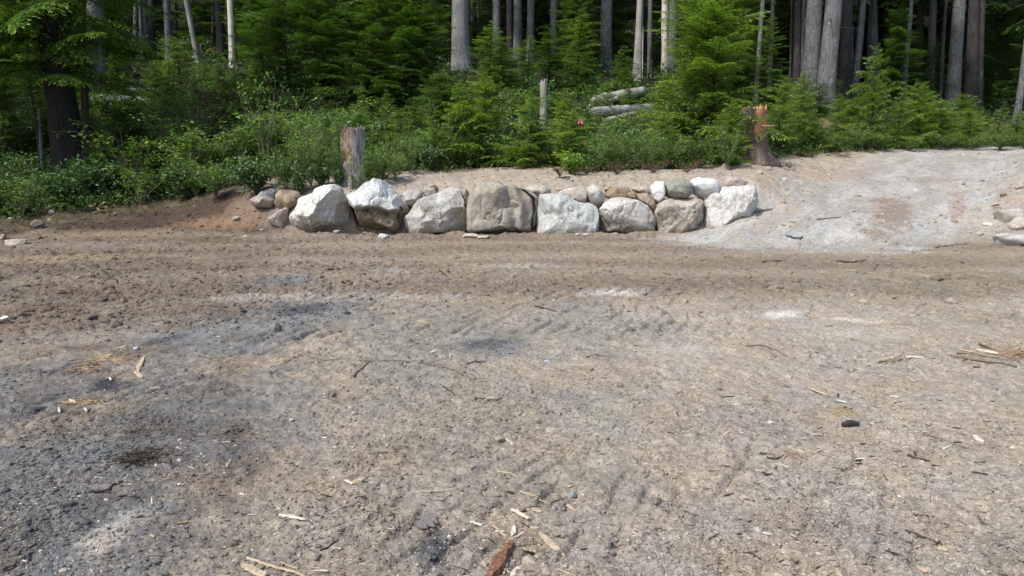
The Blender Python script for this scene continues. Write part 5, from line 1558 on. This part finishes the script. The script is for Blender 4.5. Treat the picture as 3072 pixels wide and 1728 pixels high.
SH = {
    'salal': shrub_meshes('salal', .7, .8, 26, 1, .085, M_SALAL, M_TWIGD, 12),
    'leafy': shrub_meshes('leafy', .7, 1.0, 24, 2, .06, M_LEAF, M_TWIG, 14),
    'lime': shrub_meshes('lime', .55, 1.0, 16, 3, .055, M_LEAF_LIME, M_TWIG, 10),
    'maple': shrub_meshes('maple', .5, .7, 12, 4, .12, M_LEAF_LIME, M_TWIG, 7),
    'dry': shrub_meshes('dry', .7, .6, 30, 5, .03, M_DRY, M_DRY, 5),
    'airy': shrub_meshes('airy', .75, 1.0, 9, 6, .05, M_LEAF_LIME, M_TWIG, 9),
}
SHS = {'salal': (.7, .8), 'leafy': (.7, 1.0), 'lime': (.55, 1.0), 'maple': (.5, .7), 'dry': (.7, .6), 'airy': (.75, 1.0)}
def shrub(u, vt, vb, hw, kind, label, name='shrub', group='shrubs at the edge of the wood', cat='shrub', Y=None):
    p = hit(u, vb); p.z = gz(p.x, p.y) - .03
    h = max(at(u, vt, p.y).z - p.z, .15); r = hw * p.y * cP / FPX
    t = empty(name, p, label, cat, group, random.Random(int(u + vb)).uniform(0, 6.28))
    R0, H0 = SHS[kind]
    t.scale = (r / R0, r / R0, h / H0)
    link('stems', SH[kind][0], t); link('foliage', SH[kind][1], t)
    return t
for s in [
    (800, 225, 520, 95, 'airy', 'tall airy shrub with lime-green leaves on long stems above the left end of the wall'),
    (905, 300, 540, 75, 'lime', 'upright yellow-green bush left of the grey stump'),
    (985, 330, 550, 60, 'leafy', 'leafy bush just left of the grey stump'),
    (860, 430, 578, 75, 'leafy', 'bright leafy bush behind the white angular boulder'),
    (770, 470, 592, 90, 'salal', 'dense dark glossy bush above the left end of the wall'),
    (960, 480, 560, 60, 'salal', 'glossy bush at the foot of the grey stump'),
    (1150, 420, 540, 60, 'leafy', 'leafy bush right of the grey stump'),
    (1120, 500, 552, 36, 'leafy', 'low leafy plant behind the peaked boulder'),
    (1230, 400, 522, 60, 'leafy', 'twiggy bush at the back of the path, second right of the grey stump'),
    (1290, 430, 515, 50, 'salal', 'low glossy bush at the back of the path'),
    (1410, 420, 508, 55, 'leafy', 'leafy bush below the broad light green hemlock'),
    (1500, 400, 505, 60, 'salal', 'dark glossy bush below the pointed young hemlock, on its left'),
    (1590, 390, 503, 65, 'salal', 'dark glossy bush directly below the pointed young hemlock'),
    (1655, 420, 505, 45, 'leafy', 'leafy bush left of the bright maple-like seedling'),
    (1710, 455, 528, 50, 'maple', 'bright green large-leaved seedling at the edge of the path'),
    (1790, 420, 515, 60, 'leafy', 'loose bush right of the pink ribbon'),
    (1860, 385, 512, 66, 'lime', 'sunlit leafy bush below the log pile'),
    (1930, 400, 512, 60, 'leafy', 'bush between the log pile and the large spreading hemlock'),
    (1990, 420, 508, 50, 'lime', 'lime-green bush below the drooping hemlock'),
    (2090, 400, 505, 70, 'leafy', 'twiggy dark bush under the large spreading hemlock'),
    (2170, 410, 500, 55, 'salal', 'dark bush close left of the large dark stump'),
    (1850, 478, 525, 70, 'dry', 'heap of dead brown grass and stalks above the slab stones'),
    (1890, 320, 372, 40, 'dry', 'dead brown brush tangled over the logs of the pile'),
    (1835, 285, 330, 45, 'dry', 'dead brown brush behind the log pile'),
    (1810, 345, 400, 50, 'dry', 'dry brush hanging below the log pile'),
    (1905, 350, 430, 50, 'dry', 'dry stalks right under the lower log of the pile'),
    (935, 390, 574, 60, 'leafy', 'loose leafy bush between the white angular boulder and the grey stump'),
    (1008, 415, 562, 42, 'leafy', 'leafy bush overlapping the left edge of the grey stump'),
    (1132, 430, 558, 50, 'leafy', 'leafy bush overlapping the right edge of the grey stump'),
    (1185, 440, 545, 55, 'lime', 'yellow-green bush above the gap between the peaked and rounded grey boulders'),
    (895, 480, 588, 48, 'salal', 'low glossy bush just above the top of the white angular boulder'),
    (2180, 370, 506, 55, 'leafy', 'dark leafy bush in front of the left side of the orange-notched stump'),
    (1018, 500, 566, 26, 'salal', 'glossy little bush covering the left foot of the grey stump'),
    (640, 320, 440, 70, 'dry', 'dead reddish brush high on the left bank'),
    (520, 340, 450, 60, 'dry', 'pale dead brush in the middle of the left bank'),
    (1960, 480, 522, 60, 'dry', 'dead brown stalks above the round grey-green stone'),
    (2060, 478, 520, 60, 'dry', 'dry brown brush under the large spreading hemlock'),
    (1760, 490, 528, 40, 'dry', 'dry grass clump right of the bright large-leaved seedling'),
    (300, 480, 600, 95, 'salal', 'dark glossy bush in the shade right of the large dark hemlock'),
    (430, 500, 598, 85, 'leafy', 'dark leafy bush in the middle of the left bank'),
    (560, 490, 598, 85, 'salal', 'glossy bush in the undergrowth right on the left bank'),
    (650, 480, 600, 80, 'leafy', 'leafy bush left of the dense dark glossy bush'),
    (180, 500, 625, 90, 'salal', 'brambly bush at the foot of the large dark hemlock'),
    (60, 520, 640, 85, 'leafy', 'brambly bush near the left edge'),
    (75, 545, 632, 45, 'lime', 'yellow-green plant in the brambles near the left edge'),
    (-30, 500, 640, 90, 'salal', 'dark brambles cut by the left edge'),
    (130, 610, 650, 40, 'dry', 'dry stalks at the foot of the left brambles'),
    (2340, 390, 462, 55, 'leafy', 'leafy bush right of the large dark stump'),
    (2480, 395, 455, 50, 'leafy', 'low bush below the paired grey trunks'),
    (2550, 400, 452, 45, 'lime', 'low lime-green bush right of the paired grey trunks'),
    (2640, 395, 452, 55, 'leafy', 'low leafy bush below the tall pointed sapling'),
    (2730, 395, 452, 55, 'lime', 'bright low bush by the crest of the ramp'),
    (2820, 400, 450, 55, 'leafy', 'low bush by the ramp crest, below the thick trunk'),
    (2910, 400, 450, 55, 'lime', 'bright bush by the ramp crest, right of the thick trunk'),
    (3000, 395, 450, 55, 'leafy', 'leafy bush by the ramp crest near the right edge'),
    (3070, 390, 445, 50, 'lime', 'bright bush cut by the right edge'),
    (2530, 455, 474, 60, 'dry', 'dry grass tuft at the top left of the ramp'),
    (2400, 450, 470, 60, 'dry', 'dry yellow grass on the mound left of the ramp'),
]:
    shrub(*s)

def shrub_fill(n, u0, u1, e0, e1, kinds, label, group, hr, seed):
    rr = random.Random(seed); k = 0
    while k < n:
        u = rr.uniform(u0, u1); y = rr.uniform(15.5, 32); x = (u - 1536) / FPX * y * cP
        e = float(wood_edge(np.array([x]), np.array([y]))[0])
        if not e0 < e < e1 or (1765 < u < 1975 and 23.6 < y < 28): continue
        if 80 < u < 330 and y < 21 or 715 < u < 890 and y < 19.6: continue
        kind = rr.choice(kinds); R0, H0 = SHS[kind]; h = rr.uniform(*hr); w = h * rr.uniform(.6, .95)
        t = empty('shrub', (x, y, gz(x, y) - .05), label, 'shrub', group, rr.uniform(0, 6.28))
        t.scale = (w / R0, w / R0, h / H0)
        link('stems', SH[kind][0], t); link('foliage', SH[kind][1], t); k += 1
        MANY.append((u, y, group, kind, t))
shrub_fill(80, -150, 1050, -.35, 7, ['leafy', 'lime', 'salal', 'lime', 'dry', 'airy'], 'bush among many in the tangled growth of the left bank', 'tangled bushes of the left bank', (.45, 1.9), 41)
shrub_fill(60, 1050, 2250, .1, 8, ['leafy', 'leafy', 'salal', 'lime', 'airy'], 'bush among many on the slope behind the boulder wall', 'bushes on the slope behind the wall', (.6, 1.4), 42)
shrub_fill(40, 2280, 3200, .1, 4, ['leafy', 'lime', 'leafy', 'airy'], 'bush among many in the green fringe beyond the ramp', 'bushes beyond the ramp', (.5, 1.1), 43)

# mossy mound at the white snag
p = hit(655, 175)
o = rough_stone('mossy_rock', (p.x, p.y + .3, p.z + .1), 1.5, 1.4, 1.1, 91, ((.09,.085,.025),(.13,.11,.03),(.05,.045,.02)), 'yellow-green mossy mound left of the white snag', 'mossy rock', None, 4, M_ROCK)

p = hit(2505, 395)
rough_stone('root_mound', (p.x, p.y + .2, p.z + .1), 2.0, 1.6, 1.1, 95, ((.10,.07,.045),(.17,.12,.075),(.04,.03,.02)), 'dark earth mound with roots at the foot of the paired trunks', 'earth mound', None, 4, M_GROUND)
# pale drooping fern
def fern(u, vt, vb, hw, mat, label, n=12, seed=0):
    p = hit(u, vb); p.z = gz(p.x, p.y)
    h = at(u, vt, p.y).z - p.z; R = hw * p.y * cP / FPX
    rs = np.random.RandomState(seed); Qs = []; tb = []
    for i in range(n):
        a = rs.uniform(0, 6.28); t = np.linspace(0, 1, 16)[:, None]
        q = np.concatenate([np.cos(a) * R * t, np.sin(a) * R * t, h * (t * 2.2 - t * t * 1.7) * rs.uniform(.7, 1)], 1)
        tb.append(tube(q, np.linspace(.006, .002, 16), 4, cap=False))
        dirv = np.array([math.cos(a), math.sin(a), 0]); sd = np.array([-math.sin(a), math.cos(a), 0])
        for sg in (-1, 1):
            b = q[2:]; l = (R * .34 * np.sin(np.linspace(.5, 3.0, 14)))[:, None]
            d = sd * sg + dirv * .3 - np.array([0, 0, .35])
            w = dirv * .02
            Qs.append(np.stack([b - w, b + w, b + d * l + w * .3, b + d * l - w * .3], 1))
    Q = np.vstack(Qs); V = Q.reshape(-1, 3)
    val = np.repeat(rs.uniform(.3, .9, len(Q)), 4)
    t = empty('fern', p, label, 'fern', 'ferns')
    link('fronds', mesh('fronds', V, np.arange(len(V)).reshape(-1, 4), mat, vals=val), t)
    tv, tf, _, _ = join(tb); link('stems', mesh('fern_stems', tv, tf, M_TWIG), t)
M_FERN = leaf_mat('pale_fern', (.10, .14, .05), (.2, .27, .12), (.4, .45, .27), .3)
fern(1484, 430, 498, 26, M_FERN, 'pale drooping fern at the back of the path', 14, 1)
fern(1680, 480, 540, 26, M_DRY, 'dry brown fern left of the bright large-leaved seedling', 10, 2)
fern(720, 430, 560, 45, M_LEAF, 'green fern on the left bank below the lime-green shrub', 12, 3)

# ribbons tied to thin stakes
def ribbon(u, v, w, h, us, vs, label, col, seed):
    b = hit(us, vs); b.z = gz(b.x, b.y)
    tp = at(u, v - h * 1.6, b.y - .02)
    t = empty('ribbon_stake', b, label, 'marker ribbon', 'marker ribbons')
    d = np.array(tp) - np.array(b)
    V, F = tube(np.array([d * k for k in np.linspace(0, 1, 6)]) + np.random.RandomState(seed).normal(size=(6, 3)) * .01, np.linspace(.014, .006, 6), 6)
    link('stake', mesh('stake', V, F, M_TWIGD, smooth=True), t)
    m, nt, bs = new_mat('ribbon_plastic'); bs.inputs['Base Color'].default_value = (*col, 1); bs.inputs['Roughness'].default_value = .35
    s = b.y * cP / FPX; rs = np.random.RandomState(seed); parts = []
    c = d * .86
    for k in range(5):
        a = rs.uniform(-2.6, .6); l = h * s * rs.uniform(.7, 1.3); t8 = np.linspace(0, 1, 9)
        dirx = math.cos(a) * l; diry = math.sin(a) * l * .5 - .03
        cen = np.stack([dirx * t8, diry * t8, -l * .8 * t8 ** 1.4 + .02 * np.sin(t8 * 9 + k)], 1) + c
        wv = np.stack([.02 * np.cos(t8 * 4 + k), .02 * np.sin(t8 * 4 + k), .012 + 0 * t8], 1) * 1.3
        V2 = np.vstack([cen - wv, cen + wv]); i = np.arange(8)
        parts.append((V2, [np.stack([i, i + 1, i + 10, i + 9], 1)]))
    V, F, _, _ = join(parts)
    o = link('ribbon', mesh('ribbon', V, F, m), t)
ribbon(1743, 368, 22, 16, 1736, 470, 'bright pink plastic ribbon fluttering on a thin upright stake', (.70, .10, .22), 1)
ribbon(1764, 428, 10, 10, 1709, 508, 'small orange-red ribbon on a dark leaning stake', (.60, .14, .08), 2)

# ------------------------------------------------------------------ undergrowth and grass, uncountable
def undergrowth(name, n, y0, y1, leaf, per, mat, label, seed, dens, hgt=.35, stalk=False):
    rs = np.random.RandomState(seed)
    y = rs.uniform(y0, y1, n); u = rs.uniform(-500, 3500, n)
    x = (u - 1536) / FPX * y * cP
    e = wood_edge(x, y)
    pile = (u > 1765) & (u < 1975) & (y > 23.6) & (y < 28)
    k = (rs.uniform(size=n) < dens(u, y, e, x) * np.where(pile, .12, 1))
    x, y = x[k], y[k]; n = len(x); z = gz(x, y)
    hh = hgt * np.exp(fbm(x, y, 1.3, 3, seed) * .9) * rs.uniform(.5, 1.3, n)
    off = rs.normal(size=(n, per, 3)) * np.stack([hh * .55, hh * .55, hh * .30], -1)[:, None] + np.stack([hh * 0, hh * 0, hh * .55], -1)[:, None]
    P = np.stack([x, y, z], -1)[:, None] + off
    P[..., 2] = np.maximum(P[..., 2], z[:, None] + .01)
    P = P.reshape(-1, 3)
    Q = leaves_geo(P, None, leaf, rs, .22 if stalk else .55)
    V = Q.reshape(-1, 3)
    cl = fbm(x, y, 1.7, 3, seed + 4) * .35
    val = np.repeat(np.clip(rs.uniform(.0, .7, len(P)) + np.repeat(cl, per) + .05, 0, 1), 4)
    o = link(name, mesh(name, V, np.arange(len(V)).reshape(-1, 4), mat, vals=val))
    return tag(o, label, 'undergrowth', kind='stuff')
undergrowth('undergrowth', 20000, 15.5, 30, .09, 14, M_SALAL, 'low leafy undergrowth covering the forest edge', 601, lambda u, y, e, x: sst(-.1, .5, e) * sst(11, 7, e))
undergrowth('undergrowth', 22000, 15.5, 32, .06, 14, M_LEAF, 'fine-leaved ground plants along the forest edge', 602, lambda u, y, e, x: sst(-.15, .4, e) * sst(12, 8, e) * .9, .28)
undergrowth('undergrowth', 9000, 26, 60, .16, 12, M_NEEDLE, 'dark ground cover deep in the wood', 603, lambda u, y, e, x: sst(5, 8, e), .5)
undergrowth('undergrowth', 2600, 15, 30, .16, 12, M_DRY, 'dead stalks and dry twigs in the undergrowth', 604, lambda u, y, e, x: sst(-.6, .1, e) * sst(3.5, 1.0, e) * sst(-.25, .35, fbm(x, y, 1.5, 3, 88)) + .12 * sst(0, 1, e) * sst(9, 6, e), .3, True)

def grass(n, seed):
    rs = np.random.RandomState(seed)
    y = rs.uniform(16, 30, n); u = rs.uniform(-300, 3400, n); x = (u - 1536) / FPX * y * cP
    e = wood_edge(x, y)
    d = sst(-.9, -.15, e) * sst(.9, .3, e) * np.where((u > 1250) & (u < 1650), 1, np.where(u > 2280, 1.0, .18)) * sst(-.5, .2, fbm(x, y, .6, 3, 55))
    k = rs.uniform(size=n) < d; x, y = x[k], y[k]; n = len(x); z = gz(x, y)
    P = np.stack([x, y, z], 1)
    a = rs.uniform(0, 6.28, n); l = rs.uniform(.05, .2, n)
    d = np.stack([np.cos(a) * .5, np.sin(a) * .5, np.ones(n)], 1) * l[:, None]
    s = np.stack([-np.sin(a), np.cos(a), 0 * a], 1) * .006
    V = np.stack([P - s, P + s, P + d * .6 + s * .7 , P + d + d * np.array([.5, .5, -.1])], 1).reshape(-1, 3)
    val = np.repeat(rs.uniform(.1, .9, n), 4)
    o = link('grass', mesh('grass', V, np.arange(len(V)).reshape(-1, 4), M_GRASS, vals=val))
    tag(o, 'thin yellowish grass along the edge of the path and the ramp', 'grass', kind='stuff')
grass(60000, 7)

# ------------------------------------------------------------------ labels for the many: kind, landmark, order from the left
LANDMARKS = [(-60, 'left picture edge'), (215, 'large dark hanging hemlock'), (400, 'long grey log'), (507, 'straight grey trunk'), (694, 'white stripped snag'),
             (865, 'dark clump'), (1064, 'grey stump'), (1230, 'layered dark hemlock'), (1382, 'big cedar trunk'), (1500, 'slender hemlocks'), (1631, 'broken grey stub'),
             (1740, 'pink ribbon'), (1817, 'thick speckled trunk'), (1912, 'tall grey snag'), (2020, 'pale rotten snag'), (2150, 'large spreading hemlock'), (2270, 'slim pale leaning trunk'),
             (2350, 'orange-notched stump'), (2448, 'paired grey trunks'), (2565, 'leaning grey trunk'), (2640, 'tall pointed sapling'), (2712, 'slim pale lone trunk'),
             (2800, 'dark gap'), (2853, 'thick trunk near the right edge'), (2929, 'wide black trunk'), (3045, 'leaning trunk at the right edge'), (3180, 'right picture edge')]
NOUN = {'hemlocks of the thicket on the slope': 'thicket hemlock', 'hemlocks far back in the wood': 'far-back dim hemlock', 'hemlock seedlings in the undergrowth': 'low hemlock seedling',
        'low hemlocks beyond the ramp': 'low fringe hemlock', 'understorey hemlocks in the right-hand wood': 'shaded understorey hemlock', 'conifers deep in the left wood': 'deep-standing conifer trunk',
        'conifers deep in the right wood': 'deep-standing dark conifer trunk', 'conifers closing the wood at the back': 'hindmost conifer', 'tangled bushes of the left bank': 'left-bank bush',
        'bushes on the slope behind the wall': 'slope bush', 'bushes beyond the ramp': 'fringe bush'}
LOOKS = {'leafy': 'small-leaved green ', 'salal': 'glossy dark ', 'lime': 'yellow-green ', 'dry': 'dead brown ', 'airy': 'thin airy ', 'deep': '', '': ''}
ORD = ['leftmost', 'second from left', 'third from left', 'fourth from left', 'fifth from left', 'sixth from left', 'seventh from left', 'eighth from left', 'ninth from left', 'tenth from left', 'eleventh from left', 'twelfth from left', 'thirteenth from left', 'fourteenth from left', 'fifteenth from left', 'sixteenth from left', 'seventeenth from left', 'eighteenth from left', 'nineteenth from left', 'twentieth from left', 'sixth from right', 'fifth from right', 'fourth from right', 'third from right', 'second from right', 'rightmost']
_z = {}
for u, y, g, kd, o in MANY:
    lm = min(LANDMARKS, key=lambda q: abs(q[0] - u))[1]
    _z.setdefault((g, kd, lm), []).append((u, o))
for (g, kd, lm), lst in _z.items():
    lst.sort(key=lambda q: q[0])
    for i, (u, o) in enumerate(lst):
        o['label'] = LOOKS[kd] + NOUN[g] + ' nearest the ' + lm + ((', ' + (ORD[i] if i < 20 and not (len(lst) > 20 and i >= 20) else ORD[26 - (len(lst) - i)]) + ' there') if len(lst) > 1 else '')
